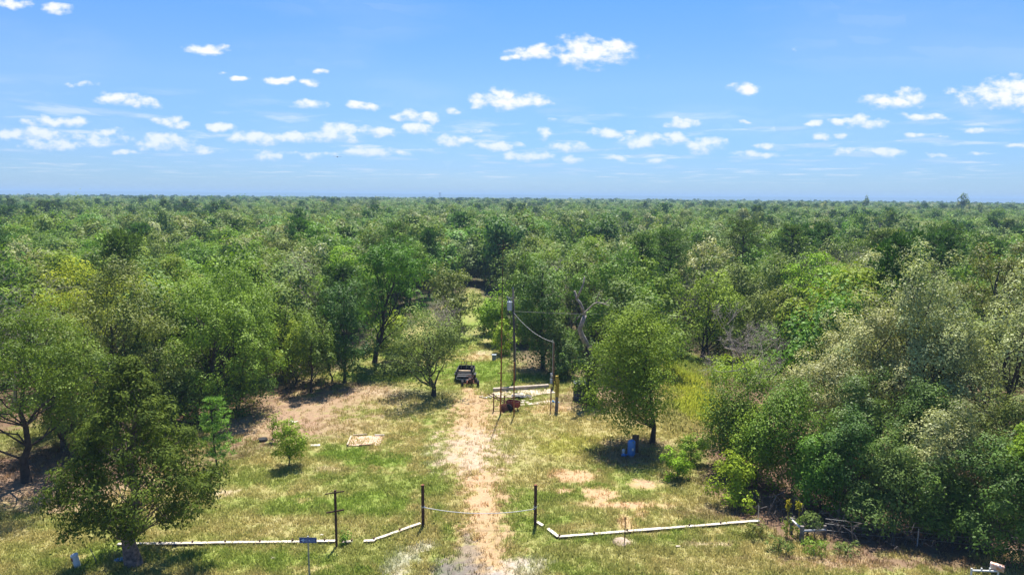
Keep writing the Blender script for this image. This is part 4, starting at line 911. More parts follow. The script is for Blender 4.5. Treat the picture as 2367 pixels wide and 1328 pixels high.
for t, nm in ((0, 'hook'), (1, 'hook')):
    h = MB(); q = pts[0] if t == 0 else pts[-1]; h.tube([q+Vector((-.06,0,.03)), q, q+Vector((.06,0,-.02))], .04, 6); h.build('hook', GALV, e)

def kerb(label, pts, nplank, stubs, w=.22, h=.15, skip=()):
    """white planks laid flat on timbers along a ground line; black stubs of cut posts stand in them"""
    P = [ground_at(x, y, h*.5) for x, y in pts]; e = root('plank_kerb', label, 'kerb', (P[0].x, P[0].y, 0)); rng = random.Random(len(label))
    L = [(P[i+1]-P[i]).length for i in range(len(P)-1)]; T = sum(L)
    def at(t):
        s = t*T
        for i, l in enumerate(L):
            if s <= l or i == len(L)-1: return P[i].lerp(P[i+1], s/l), P[i+1]-P[i]
            s -= l
    for k in range(nplank):
        if k in skip: continue
        g = .004; A, d = at((k+g)/nplank); B, _ = at((k+1-g)/nplank); c = (A+B)/2-Vector((P[0].x, P[0].y, 0)); v = B-A; rz = math.atan2(v.y, v.x)+rng.uniform(-.012, .012)
        m = MB(); m.box((c.x, c.y, h-.02+rng.uniform(-.008, .01)), (v.length, w, .045), rz, rx=rng.uniform(-.03, .03), bev=.006); m.build('plank', WHITE, e)
        m = MB(); m.box((c.x, c.y+.02, h/2-.03), (v.length*.99, w*.72, h-.07), rz); m.build('timber', BROWNW, e)
    for t in stubs:
        q, _ = at(t); q = q-Vector((P[0].x, P[0].y, 0)); m = MB(); m.tube([(q.x, q.y+.03, 0), (q.x, q.y+.03, h+.10)], .055, 8); m.build('post_stub', RUSTD, e)
kerb('long straight white plank kerb running behind the cedar trunk and the sign', [(272,1258), (775,1251)], 7, (.03, .19, .34, .49, .65, .80, .95))
kerb('broken white plank kerb, weathered grey, between the sign frame and the angled run', [(790,1253), (866,1250)], 3, (.3,), skip=(1,))
kerb('white plank kerb angling up to the left gate post', [(862,1249), (972,1210)], 3, (.02, .55))
kerb('short white plank kerb at the foot of the right gate post', [(1238,1205), (1256,1216)], 1, ())
kerb('short white plank kerb leading to the corner right of the track', [(1266,1222), (1291,1241)], 1, ())
kerb('long straight white plank kerb right of the track, ending in weeds', [(1291,1241), (1755,1204)], 6, (.005, .17, .33, .64, .80))

def one_way():
    Y = 33.0; B = point_at(712, 1247, Y); zc = B.z; e = root('one_way_sign', 'small blue-black ONE WAY sign with left arrow on a grey metal post', 'sign', (B.x, Y, 0))
    m = MB(); m.box((0, .03, (zc+.22)/2-.15), (.07, .012, zc+.5)); m.box((-.035, .012, (zc+.22)/2-.15), (.012, .03, zc+.5)); m.box((.035, .012, (zc+.22)/2-.15), (.012, .03, zc+.5)); m.build('post', GALV, e)
    W, H = .90, .29; sg = MB(); sg.box((0, -.012, zc), (W, .006, H)); p = sg.build('sign_panel', SIGNB_SKY, e)
    bd = MB(); t = .011
    for c, d in (((0, -.018, zc+H/2-.02), (W-.03, .004, t)), ((0, -.018, zc-H/2+.02), (W-.03, .004, t)), ((-W/2+.022, -.0185, zc), (t, .004, H-.05)), ((W/2-.022, -.0185, zc), (t, .004, H-.05))): bd.box(c, d)
    bd.build('border', SIGNW_SKY, p)
    ar = MB(); y0, y1 = -.022, -.016; out = [(-.39,0), (-.20,.100), (-.20,.056), (.37,.056), (.37,-.056), (-.20,-.056), (-.20,-.100)]
    n = len(out); v = [(x, y0, zc+z) for x, z in out]+[(x, y1, zc+z) for x, z in out]
    ar.add(v, [(0,1,6), (2,3,4,5)] + [tuple((i, (i+1) % n, n+(i+1) % n, n+i)) for i in range(n)]); ar.build('arrow', SIGNW_SKY, p)
    f = bpy.data.curves.new('lettering', 'FONT'); f.body = 'ONE WAY'; f.size = .125; f.extrude = .002; f.align_x = 'CENTER'; f.align_y = 'CENTER'; f.offset = .004; f.materials.append(SIGNB_SKY)
    tmp = bpy.data.objects.new('lettering', f); COL.objects.link(tmp); dg = bpy.context.evaluated_depsgraph_get(); me = bpy.data.meshes.new_from_object(tmp.evaluated_get(dg)); bpy.data.objects.remove(tmp)
    o = bpy.data.objects.new('lettering', me); COL.objects.link(o); o.parent = p; o.location = (.085, -.0245, zc); o.rotation_euler = (math.pi/2, 0, 0)
    for dz in (.10, -.10):
        b = MB(); b.lathe([(.012,-.024),(.012,-.014)], 8, (0, 0, zc+dz), 'Y'); b.build('bolt', GALV, p)
    cp = MB(); cp.box((0, .02, zc+.19), (.08, .05, .03)); cp.build('post_cap', PLASTIC, e)
one_way()

def sign_frame():
    B = ground_at(778, 1262); H = point_at(778, 1133, B.y).z; e = root('sign_frame', 'rusty pipe frame with two tilted crossbars beside the white kerb', 'frame', B)
    m = MB(); m.tube([(0,0,-.2), (0,0,H+.03)], .072, 10); m.build('pole', RUSTD, e); s = mpp(B+Vector((0,0,2)))
    for (x0, y0, x1, y1, r) in ((756,1141,800,1134,.035), (758,1184,798,1177,.05)):
        za, zb = point_at(x0, y0, B.y-.08).z, point_at(x1, y1, B.y-.08).z; c = MB(); c.tube([((x0-778)*s, -.09, za), ((x1-778)*s, -.09, zb)], r, 8); c.build('crossbar', RUSTD, e)
sign_frame()
def rod():
    B = ground_at(1443, 1257); H = point_at(1443, 1194, B.y).z; e = root('steel_rod', 'thin dark rod standing in a bare anthill in front of the right kerb', 'rod', B)
    m = MB(); m.tube([(0,0,-.1), (.02,0,H*.5), (0,0,H)], .028, 7); m.build('rod', RUSTD, e); m = MB(); m.tube([(-.06,0,H*.93), (.07,0,H*.95)], .02, 6); m.build('tip', RUSTD, e)
    mo = root('ant_mound', 'low bare soil mound at the foot of the thin dark rod', 'mound', ground_at(1436, 1252)); m = MB(); rr = random.Random(3)
    m.lathe([(.55,0),(.50,.05),(.36,.11),(.2,.16),(.05,.18)], 14); m.v = [(x*(1+rr.uniform(-.12,.12)), y*(1+rr.uniform(-.12,.12)), z+rr.uniform(-.01,.02)) for x, y, z in m.v]; m.build('soil', SOILR, mo, smooth=True)
rod()
def utility_marker():
    B = ground_at(180, 1309); H = point_at(177, 1280, B.y).z; e = root('utility_marker', 'stubby white tube marker leaning left on the grass by the cedar', 'marker', B); e.rotation_euler = (.06, -.17, 0)
    m = MB(); m.tube([(0,0,-.1), (0,0,H)], .165, 16); m.build('tube', PLASTIC, e, smooth=False); c = MB(); c.lathe([(.185,H-.06),(.19,H),(.17,H+.035),(.05,H+.045)], 16); c.build('cap', PLASTIC, e)
    s = MB(); s.box((-.07, -.155, H*.74), (.07, .03, H*.26)); s.build('label', REDP, e)
    e = root('leaning_stick', 'thin leaning stick between the white tube marker and the cedar', 'stick', ground_at(224, 1302)); m = MB(); m.tube([(0,0,0), (-.18,.05,.45), (-.38,.1,.85)], .02, 6); m.build('stick', GREYW, e)
    e = root('blue_lid', 'flat blue plastic lid lying against the cedar trunk', 'lid', ground_at(283, 1293)); e.rotation_euler = (0, 0, .5); m = MB(); m.lathe([(.02,.0),(.36,.02),(.40,.05),(.36,.09),(.05,.11)], 16); m.v = [(x*1.15, y*.6, z) for x, y, z in m.v]; m.build('lid', BLUEB, e, smooth=True)
utility_marker()
def mailbox():
    Y = 33.4; A = point_at(2246, 1313, Y); s = mpp(A); e = root('mailbox_stand', 'white pipe mailbox stand with upright stubs at the lower right', 'stand', (A.x, Y, 0)); h = A.z+.02
    x1 = (2310-2246)*s
    for x in (0.0, x1*.97):
        m = MB(); m.tube([(x,0,-.1), (x,0,h if x == 0 else h-.1)], .045, 10); m.build('leg', PLASTIC, e)
    m = MB(); m.tube([(0,0,h-.12), (x1,0,h-.16)], .05, 10); m.build('rail', PLASTIC, e)
    for x in (x1*.36, x1*.66):
        m = MB(); m.tube([(x,0,h-.12), (x,0,h+.02)], .04, 8); m.build('stub', PLASTIC, e)
    bx = root('mailbox', 'faded dome-topped mailbox with a rusty orange patch and black front on the white stand', 'mailbox', (A.x+x1+.03, Y, h-.10), .85)
    W, L = .30, .62; prof = [(-W/2, 0), (W/2, 0), (W/2, .18)]+[(W/2*math.cos(g), .18+W/2*math.sin(g)) for g in np.linspace(.25, math.pi-.25, 9)]+[(-W/2, .18)]; n = len(prof)
    def shell(y0, y1, k=1.0):
        m = MB(); m.add([(x*k, y0, z*k) for x, z in prof]+[(x*k, y1, z*k) for x, z in prof], [tuple(range(n)), tuple(range(2*n-1, n-1, -1))]+[(i, n+i, n+(i+1) % n, (i+1) % n) for i in range(n)]); return m
    box_m = simple('rust_streaked_mailbox', (.62, .62, .60), .5, .3, vary=.1, scale=3.2, second=(.55, .20, .07)); shell(-.2, L-.2).build('body', box_m, bx); shell(-.225, -.2, 1.04).build('door', BLACK, bx)
    f = MB(); f.box((W/2+.012, .05, .17), (.012, .05, .16)); f.box((W/2+.012, .02, .24), (.012, .11, .05)); f.build('flag', REDP, bx); t = MB(); t.box((0, -.235, .12), (.05, .02, .02)); t.build('handle', GALV, bx)
    r = MB(); r.box((0, .0, -.02), (.24, .5, .035)); r.build('base_board', YELLOWP, bx)
mailbox()
def corner_posts():
    e0 = root('timber_fence_corner', 'grey timber corner of an old fence with two rails among weeds', 'fence', ground_at(1850, 1252))
    o = Vector(e0.location); T = []
    for (px, pb, pt, r) in ((1828, 1232, 1196, .11), (1852, 1252, 1215, .13), (1905, 1240, 1214, .11)):
        B = ground_at(px, pb); H = point_at(px, pt, B.y).z; m = MB(); m.tube([B-o+Vector((0,0,-.2)), B-o+Vector((.02,0,H*.6)), B-o+Vector((0,.02,H))], [r, r*.96, r*.9], 9); m.build('post', GREYW, e0); T.append((B-o, H))
    for (i, j, k) in ((0, 1, .88), (1, 2, .74)):
        m = MB(); a, b = T[i], T[j]; m.tube([a[0]+Vector((0,-.06,a[1]*k)), b[0]+Vector((0,-.06,b[1]*(k-.06)))], .07, 8); m.build('rail', GALV if False else ALU, e0)
    for lab, px, pb, pt in (('grey steel fence stake at the end of the right white kerb', 1752, 1206, 1168), ('grey steel fence stake in the shade right of the timber corner', 2120, 1261, 1221)):
        B = ground_at(px, pb); H = point_at(px, pt, B.y).z; e = root('fence_stake', lab, 'stake', B); m = MB(); m.box((0, 0, H/2-.1), (.06, .012, H+.2)); m.box((0, .025, H/2-.1), (.012, .05, H+.2)); m.build('stake', ALU, e)
        c = MB(); c.box((0, -.012, H*.8), (.07, .012, .03)); c.build('clip', GALV, e)
    B1 = ground_at(1905, 1240); B2 = ground_at(2120, 1261); B3 = ground_at(2400, 1290); e = root('wire_fence', 'sagging barbed wire from the timber corner through the shade', 'fence', B1)
    for z in (.45, .85, 1.15):
        m = MB(); m.tube([(0,0,z), ((B2-B1).x*.5, (B2-B1).y*.5, z-.06), ((B2-B1).x, (B2-B1).y, z), ((B3-B1).x, (B3-B1).y, z-.05)], .011, 5); m.build('strand', WIRE, e)
corner_posts()

# ------------------------------------------------------------------ old house place: slab, pipes, planter, poles
def slab():
    c0, c1, c2, c3 = [ground_at(x, y) for x, y in ((1136, 914), (1150, 907), (1276, 899), (1284, 908))]
    o = ground_at(1205, 925); e = root('concrete_slab', 'broken pale concrete slab with a raised kerb along its back edge', 'slab', o)
    def plate(name, px, h, mat, z0=-.05):
        q = [ground_at(x, y)-o for x, y in px]; n = len(q); m = MB(); m.add([(p.x, p.y, z0) for p in q]+[(p.x, p.y, h) for p in q], [tuple(range(n-1, -1, -1)), tuple(range(n, 2*n))]+[(i, (i+1) % n, n+(i+1) % n, n+i) for i in range(n)]); return m.build(name, mat, e)
    plate('floor_plate', [(1128,915), (1170,920), (1196,918), (1236,916), (1252,911), (1284,908), (1270,899), (1145,905)], .06, CONC)
    plate('front_strip', [(1199,938), (1275,932), (1278,924), (1262,926), (1240,930), (1202,934)], .07, CONC)
    a, b = ground_at(1140, 905)-o, ground_at(1268, 896)-o; v = b-a; m = MB(); m.box(((a.x+b.x)/2, (a.y+b.y)/2, .20), (v.length, .34, .40), math.atan2(v.y, v.x), bev=.02); m.build('back_kerb', CONCB, e)
    rng = random.Random(4)
    for i in range(9):
        p = ground_at(rng.uniform(1180, 1275), rng.uniform(918, 932))-o; m = MB(); m.box((p.x, p.y, .06), (rng.uniform(.15,.5), rng.uniform(.15,.4), .1), rng.random()*3, bev=.02); m.build('rubble_piece', CONCB, e)
    e2 = root('shingle_heap', 'small heap of grey roof shingles lying on the broken slab', 'debris', ground_at(1210, 919))
    for i in range(9):
        m = MB(); m.box((rng.uniform(-.8, .8), rng.uniform(-.35, .45), .14+.035*i*.7), (rng.uniform(.5,.9), rng.uniform(.3,.5), .03), rng.uniform(-.5,.5), rng.uniform(-.12,.12), rng.uniform(-.1,.1)); m.build('shingle', SHING, e2)
    e3 = root('white_rubble', 'small heap of white rubble left of the slab', 'debris', ground_at(1121, 918))
    for i in range(7):
        m = MB(); m.box((rng.uniform(-.5,.5), rng.uniform(-.4,.4), .06), (rng.uniform(.15,.4), rng.uniform(.12,.3), .12), rng.random()*3, rng.random()*.3, bev=.02); m.build('chunk', WHITE, e3)
slab()
def mast():
    B = ground_at(1157, 957); top = point_at(1163, 556, B.y); H = top.z; dx = top.x-B.x; e = root('antenna_mast', 'very tall thin rusty mast rising above the woods beside the slab', 'mast', B)
    k = [(0, .075), (.33, .065), (.33, .055), (.66, .048), (.66, .038), (1, .028)]
    for i in (0, 2, 4):
        m = MB(); t0, t1 = k[i][0], k[i+1][0]; m.tube([(dx*t0, 0, H*t0-(.2 if i == 0 else 0)), (dx*t1, 0, H*t1)], [k[i][1], k[i+1][1]], 8); m.build('pole_section', ORANGE if i < 4 else RUSTD, e)
    for z, w in ((H*.975, .55), (H*.955, .4), (H*.90, .22)):
        m = MB(); m.tube([(dx-w, 0, z), (dx+w, 0, z+.04)], .014, 5); m.build('aerial_arm', RUSTD, e)
    z = point_at(1157, 862, B.y).z; m = MB(); m.tube([(-.28,0,z), (.38,0,z+.02)], .03, 6); m.build('crossbar', RUST, e)
    B = ground_at(1188, 962); H = point_at(1188, 838, B.y).z; e = root('steel_pole', 'plain rusty pole, shorter than the mast, right in front of the red planter', 'pole', B); m = MB(); m.tube([(0,0,-.2), (-.02,0,H)], .06, 8); m.build('pipe', ORANGE, e)
    c = MB(); c.tube([(-.02,0,H), (-.02,0,H+.06)], .075, 8); c.build('cap', RUST, e)
    def pipe(label, px, pb, pt, r=.055):
        B = ground_at(px, pb); H = point_at(px, pt, B.y).z; e = root('pipe_post', label, 'post', B); m = MB(); m.tube([(0,0,-.2), (0,0,H)], r, 8); m.build('pipe', RUST, e); c = MB(); c.lathe([(r*1.15,H-.02),(r*1.15,H+.015),(r*.6,H+.03)], 8); c.build('cap', RUSTD, e); return e, B, H
    e, B, H = pipe('short rusty post at the front left corner of the slab, carrying pipe rails', 1141, 950, 909)
    for (x0, y0, x1, y1) in ((1141, 920, 1166, 918), (1166, 916, 1187, 920), (1141, 939, 1150, 938)):
        p0, p1 = point_at(x0, y0, B.y+.05)-B, point_at(x1, y1, B.y+.3)-B; m = MB(); m.tube([p0, p1], .035, 6); m.build('rail', RUST, e)
    pipe('stub of rusty post just behind the red planter', 1166, 935, 914, .06)
    pipe('short rusty post at the right end of the slab', 1273, 950, 897)
mast()
def planter():
    B = ground_at(1180, 951); s = mpp(B); e = root('seed_planter', 'old red steel seed box with long handles and a rusty disc by the slab', 'farm implement', B)
    L, W, H, z = 1.2, .55, .52, .42; m = MB(); rz = -.42
    R = Matrix.Rotation(rz, 4, 'Z'); c = Vector((.25, .35, 0))
    def P(x, y, zz): return c + (R @ Vector((x, y, zz)))
    t = .03
    for nm, (x, y, zz), d in (('side', (0, -W/2, z+H/2), (L, t, H)), ('side', (0, W/2, z+H/2), (L, t, H)), ('end', (L/2, 0, z+H/2), (t, W-t*2, H)), ('end', (-L/2, 0, z+H/2), (t, W-t*2, H)), ('floor', (0, 0, z), (L-.01, W-.01, t))):
        m = MB(); m.box(P(x, y, zz), d, rz); m.build('box_'+nm, REDP, e)
    m = MB()
    for (x, y, d) in ((0, -W/2, (L+.06, .05, .05)), (0, W/2, (L+.06, .05, .05)), (L/2, 0, (.05, W, .05)), (-L/2, 0, (.05, W, .05))): m.box(P(x, y, z+H+.02), d, rz)
    m.build('rim', RUSTD, e)
    for y in (-.45, .45):
        w = MB(); q = P(-.25, y, .36); w.lathe([(.30,-.05),(.36,-.05),(.36,.05),(.30,.05)], 16, (0, 0, 0), 'Y'); w.v = [tuple((R @ Vector(v))+q) for v in w.v]; w.build('wheel', RUBBER, e)
    a = MB(); a.tube([P(-.25,-.5,.36), P(-.25,.5,.36)], .04, 8); a.build('axle', RUSTD, e)
    for x in (-.1, .5):
        f = MB(); f.tube([P(x,-.2,.42), P(x+.1,-.25,.0)], .04, 6); f.build('foot', RUSTD, e)
    d = MB(); q = Vector((-.55, -.12, .38)); d.lathe([(.02,-.05),(.30,-.03),(.46,0),(.30,.02),(.02,.04)], 20, (0, 0, 0), 'Y'); R2 = Matrix.Rotation(.5, 4, 'Z') @ Matrix.Rotation(-.35, 4, 'X'); d.v = [tuple((R2 @ Vector(v))+q) for v in d.v]; d.build('disc', RUST, e)
    for dy in (0, .32):
        h = MB(); a0 = point_at(1128+6*(dy > 0), 911-3*(dy > 0), B.y+1.0)-B; h.tube([a0, Vector((-.55+dy, .3, .75)), Vector((-.1+dy, .2, .45))], .045, 7); h.build('handle', RUSTD, e)
    b = MB(); b.tube([Vector((-.6,-.1,.4)), Vector((-.2,.1,.55)), Vector((.1,.25,.5))], .05, 6); b.build('beam', BLACK, e)
planter()
def yellow_post():
    B = ground_at(1286, 950); H = point_at(1286, 868, B.y).z; e = root('vine_post', 'weathered post overgrown with yellow vine at the right end of the slab', 'post', B)
    m = MB(); m.tube([(0,0,-.2), (.03,0,H*.5), (0,0,H*.98)], [.16,.14,.12], 10); m.build('post', GREYW, e); m = MB(); m.tube([(.02,-.01,H*.42), (.03,-.01,H*.75), (0,0,H*1.0)], [.17,.17,.13], 9); m.build('yellow_bark', YELLOWP, e)
    rng = np.random.default_rng(4); tb, *_ = make_crown(rng, .24, .22, H*.27, H*.72, 'column', 8, (.12, .08), 2.6); link('vine', tb.mesh('vine', LEAF['vine']), e)
    e = root('water_hydrant', 'low blue-grey tap and pipes at the foot of the yellow vine post', 'tap', ground_at(1283, 940))
    for x, h in ((-.2, .55), (.28, .45)):
        m = MB(); m.tube([(x,0,0), (x,0,h)], .05, 8); m.build('riser', ALU, e)
    m = MB(); m.tube([(-.3,0,.5), (.4,0,.46)], .05, 8); m.build('pipe', BLUET, e); m = MB(); m.lathe([(.1,.55),(.12,.6),(.04,.66)], 10, (-.2,0,0)); m.build('valve_handle', BLUEB, e)
yellow_post()
def poles():
    B = ground_at(1191, 880); top = point_at(1186, 668, B.y); H = top.z; dx = top.x-B.x; e = root('utility_pole', 'tall dark wooden utility pole with a grey transformer', 'pole', B)
    m = MB(); m.tube([(0,0,-.3), (dx*.5,0,H*.5), (dx,0,H)], [.145,.12,.095], 12); m.build('pole', simple('creosoted_pole', (.095,.085,.075), .9, vary=.4, scale=3), e, smooth=True)
    zt = point_at(1183, 706, B.y).z; c = MB(); c.lathe([(.24,zt-.52),(.27,zt-.48),(.27,zt+.36),(.29,zt+.38),(.29,zt+.44),(.1,zt+.50)], 16, (dx*.8-.42, -.05, 0)); t = c.build('transformer', TRANSF, e)
    for x in (-.08, .1):
        b = MB(); b.lathe([(.045,zt+.48),(.06,zt+.56),(.035,zt+.62),(.055,zt+.68),(.03,zt+.78)], 8, (dx*.8-.42+x, -.05, 0)); b.build('bushing', GREYP, t)
    z2 = point_at(1183, 687, B.y).z; m = MB(); m.tube([(dx*.9-.62,-.05,z2), (dx*.9,-.05,z2-.05)], .03, 6); m.build('bracket', GALV, e)
    for x, z in ((-.66, z2+.02), (-.5, z2-.25)):
        i = MB(); i.lathe([(.04,-.12),(.07,-.05),(.04,.0),(.07,.06),(.03,.16)], 8, (dx*.9+x, -.05, z)); i.build('insulator', GREYP, e)
    i = MB(); i.lathe([(.05,H),(.07,H+.1),(.04,H+.22)], 8, (dx, 0, 0)); i.build('top_insulator', GREYP, e)
    bc = MB(); bc.box((.02, -.2, 2.2), (.03, .03, 4.2)); bc.build('ground_wire', GALV, e)
    M = ground_at(1279, 893); Hm = point_at(1278, 792, M.y).z; e2 = root('meter_pole', 'thin brown meter pole with a grey meter box, where the wire ends', 'pole', M)
    m = MB(); m.tube([(0,0,-.3), (0,0,Hm)], [.085,.065], 10); m.build('pole', simple('brown_pole', (.24,.15,.09), .9, vary=.4, scale=3), e2)
    zm = point_at(1275, 866, M.y).z; b = MB(); b.box((-.2, -.1, zm), (.26, .16, .42), bev=.02); mb = b.build('meter_box', GREYP, e2); g = MB(); g.lathe([(.10,-.20),(.11,-.18)], 14, (-.2, 0, zm+.05), 'Y'); g.build('meter_dial', PLASTIC, mb)
    b = MB(); b.box((-.24, -.1, zm-.65), (.24, .14, .55), bev=.02); b.build('breaker_box', TRANSF, e2); b = MB(); b.tube([(-.12,-.05,zm+.2), (-.12,-.05,Hm+.25), (-.2,-.05,Hm+.32)], .035, 6); b.build('conduit', GALV, e2)
    a = Vector((B.x+dx*.75, B.y-.1, point_at(1190, 722, B.y).z)); b = Vector((M.x, M.y-.05, Hm+.1)); w = root('power_wire', 'pale sagging power wire from the utility pole down to the meter pole', 'wire', a); m = MB(); pts = []
    for i in range(21):
        t = i/20; p = a.lerp(b, t); p.z -= 4*.55*t*(1-t); pts.append(p-a)
    m.tube(pts, .022, 5); m.build('wire', CABLE, w)
    a2 = Vector((B.x+dx*.8, B.y, point_at(1190, 719, B.y).z)); b2 = point_at(1430, 725, B.y+4); w = root('thin_wire', 'thin dark wire running level from the utility pole into the trees', 'wire', a2); m = MB(); m.tube([Vector((0,0,0)), (b2-a2)*.5+Vector((0,0,-.12)), b2-a2], .013, 4); m.build('wire', WIRE, w)
poles()
def tanks():
    B = ground_at(1459, 1054); H = point_at(1461, 1016, B.y).z; s = mpp(B); e = root('pressure_tank', 'upright blue well pressure tank in the shade of the bright rounded tree', 'tank', B); r = .30
    m = MB(); m.lathe([(r*.8,.12),(r,.2),(r,H-.18),(r*.9,H-.08),(r*.55,H),(.06,H+.03)], 20); m.build('tank', BLUET, e, smooth=True); b = MB(); b.lathe([(r*.75,0),(r*.78,.13)], 16); b.build('skirt', GREYP, e)
    for z in (.32, H-.3):
        q = MB(); q.lathe([(r+.004,z-.02),(r+.012,z),(r+.004,z+.02)], 20); q.build('weld_band', BLUET, e)
    l = MB(); l.box((.05, -r-.006, H*.5), (.14, .012, .2)); l.build('label_plate', PLASTIC, e)
    p = root('well_pump', 'small blue-grey pump with a motor, left of the blue pressure tank', 'pump', ground_at(1441, 1053)); m = MB(); m.lathe([(.12,.10),(.14,.14),(.14,.48),(.10,.54),(.04,.58)], 12); m.build('motor', ALU, p, smooth=True); m = MB(); m.box((0, 0, .05), (.36, .3, .1), bev=.01); m.build('base', BLUET, p)
    m = MB(); m.tube([(.1,-.05,.14), (.3,-.08,.14), (.52,-.08,.14)], .045, 8); m.build('outlet_pipe', BLUET, p); m = MB(); m.lathe([(.11,0),(.13,.08),(.06,.14)], 10, (.0,-.16,.12)); m.build('pump_head', BLUET, p); m = MB(); m.tube([(-.05,0,.56), (-.12,.0,.68)], .02, 6); m.build('cable_stub', BLACK, p)
    bd = root('board', 'dark upright board standing behind the blue pressure tank', 'board', ground_at(1468, 1046)); m = MB(); m.box((0, 0, .75), (.5, .06, 1.5), rx=.06); m.build('board', BROWNW, bd)
    m = MB(); m.box((0, -.05, 1.1), (.46, .03, .08)); m.build('batten', BROWNW, bd)
    B = ground_at(1344, 921); H = point_at(1344, 884, B.y).z; e = root('water_cistern', 'dark weathered round cistern beside the ivy-covered trunk', 'tank', B); r = .82
    m = MB(); m.lathe([(r,0),(r,H*.98)], 22); m.build('body', CISTERN, e); m = MB(); m.lathe([(r+.05,H*.98),(r+.05,H*1.03),(r*.6,H*1.1),(.1,H*1.13)], 22); m.build('lid', CISTERN, e)
    for z in (.3, .62):
        m = MB(); m.lathe([(r+.003,H*z-.04),(r+.025,H*z),(r+.003,H*z+.04)], 22); m.build('hoop', RUSTD, e)
tanks()
def trailer():
    B = ground_at(1073, 886); s = mpp(B); e = root('cargo_trailer', 'small black open trailer with a wooden rack beside the clearing oak', 'trailer', B, -.04); W = 45*s; w2 = W/2
    def part(nm, mat, *boxes):
        m = MB()
        for c, d in boxes: m.box(c, d, bev=.012)
        return m.build(nm, mat, e)
    part('bed', BLACK, ((0, 1.3, .62), (W*.82, 2.6, .09)))
    for x in (-1, 1): part('side_panel', BLACK, ((x*w2*.86, 1.3, .95), (.09, 2.7, .66)))
    part('front_panel', BLACK, ((0, 2.62, 1.0), (W*.84, .08, .76)))
    for z in (.72, .95, 1.18): part('tailgate_bar', BLACK, ((0, .02, z), (W*.82, .06, .08)))
    part('bumper', GREYP, ((0, -.10, .50), (W*.8, .1, .09)))
    for x in (-1, 1):
        part('corner_post', BLACK, ((x*w2*.84, .0, .95), (.14, .14, .8))); part('fender', BLACK, ((x*w2*.98, 1.2, .78), (.32, 1.0, .07)))
        wh = MB(); wh.lathe([(.20,-.11),(.36,-.12),(.39,-.06),(.39,.06),(.36,.12),(.20,.11)], 18, (x*w2*.97, 1.2, .39), 'X'); t = wh.build('wheel', RUBBER, e); hb = MB(); hb.lathe([(.19,-.09),(.19,.09)], 12, (x*w2*.97, 1.2, .39), 'X'); hb.build('rim', GALV, t)
        part('tail_lamp', PLASTIC, ((x*w2*.78, -.09, .66), (.13, .05, .10)))
    part('wood_plank', WOOD, ((.05, .35, 1.34), (W*.64, .26, .05)))
    for x in (-.45, .0, .45): part('rack_post', WOOD, ((x*W*.6, 2.2, 1.55), (.07, .07, .8)))
    for z in (1.6, 1.95): part('rack_rail', YELLOWP, ((-.02, 2.2-.06, z), (W*.72, .05, .07)))
    sp = MB(); sp.lathe([(.22,-.10),(.38,-.11),(.41,0),(.38,.11),(.22,.10)], 20, (w2*.74, .55, 1.42), 'X'); sp.build('spare_tyre', RUBBER, e)
    m = MB(); m.tube([(0,2.6,.5), (0,4.2,.5)], .06, 8); m.build('tongue', BLACK, e)
    g = ground_at(1087, 893); k = root('cart_frame', 'rusty stripped go-kart frame with two fat tyres in front of the black trailer', 'go-kart', g, .05)
    for x in (-.82, .82):
        for y, r in ((0, .36), (1.35, .3)):
            wh = MB(); wh.lathe([(.14,-.10),(r-.05,-.13),(r,-.07),(r,.07),(r-.05,.13),(.14,.10)], 18, (x if y == 0 else x*.75, y, r), 'X'); t = wh.build('wheel', RUBBER, k); h = MB(); h.lathe([(.13,-.06),(.13,.06)], 10, (x if y == 0 else x*.75, y, r), 'X'); h.build('rim', GALV, t)
    def tb(nm, pts, r, mat=RUST): m = MB(); m.tube(pts, r, 7); m.build(nm, mat, k)
    tb('axle', [(-.85,0,.36), (.85,0,.36)], .04); tb('axle', [(-.6,1.35,.3), (.6,1.35,.3)], .035)
    for x in (-.33, .33): tb('frame_rail', [(x,-.1,.42), (x,.7,.46), (x*.8,1.45,.36)], .045)
    tb('roll_bar', [(-.4,.45,.46), (-.38,.5,1.0), (0,.5,1.12), (.38,.5,1.0), (.4,.45,.46)], .035); tb('steering_column', [(0,1.2,.4), (-.05,.75,.86)], .025, BLACK)
    m = MB(); m.lathe([(.15,-.015),(.18,0),(.15,.015)], 14); R = Matrix.Translation((-.05,.73,.88)) @ Matrix.Rotation(.9, 4, 'X'); m.v = [tuple(R @ Vector(v)) for v in m.v]; m.build('steering_wheel', BLACK, k)
    m = MB(); m.box((.05,.12,.66), (.5,.42,.36), .1, bev=.05); m.box((.2,.05,.9), (.22,.22,.16), .1, bev=.04); m.build('engine', RUSTD, k); m = MB(); m.tube([(-.15,.0,.72), (-.4,-.1,.78), (-.5,-.12,.62)], .04, 7); m.build('exhaust', GALV, k)
    m = MB(); m.box((0,.75,.55), (.5,.45,.08), 0, .1, bev=.03); m.build('seat', BLACK, k)
    g0 = ground_at(1078, 852); st = root('leaning_pole', 'thin grey pole leaning left, standing just behind the black trailer', 'pole', g0); q = point_at(1072, 829, g0.y)-g0; m = MB(); m.tube([(0,0,-.1), q*.5, q], .045, 7); m.build('pole', GREYW, st); m = MB(); m.tube([q*.98+Vector((-.18,0,0)), q*.98+Vector((.18,0,.03))], .03, 6); m.build('crosspiece', GREYW, st)
    bx = root('utility_box', 'small grey box standing in the grass beyond the mast', 'box', ground_at(1142, 832)); m = MB(); m.box((0, 0, .34), (.5, .42, .68), bev=.03); m.build('body', GREYP, bx); m = MB(); m.box((0, 0, .70), (.56, .48, .05), bev=.01); m.build('lid', TRANSF, bx)
trailer()
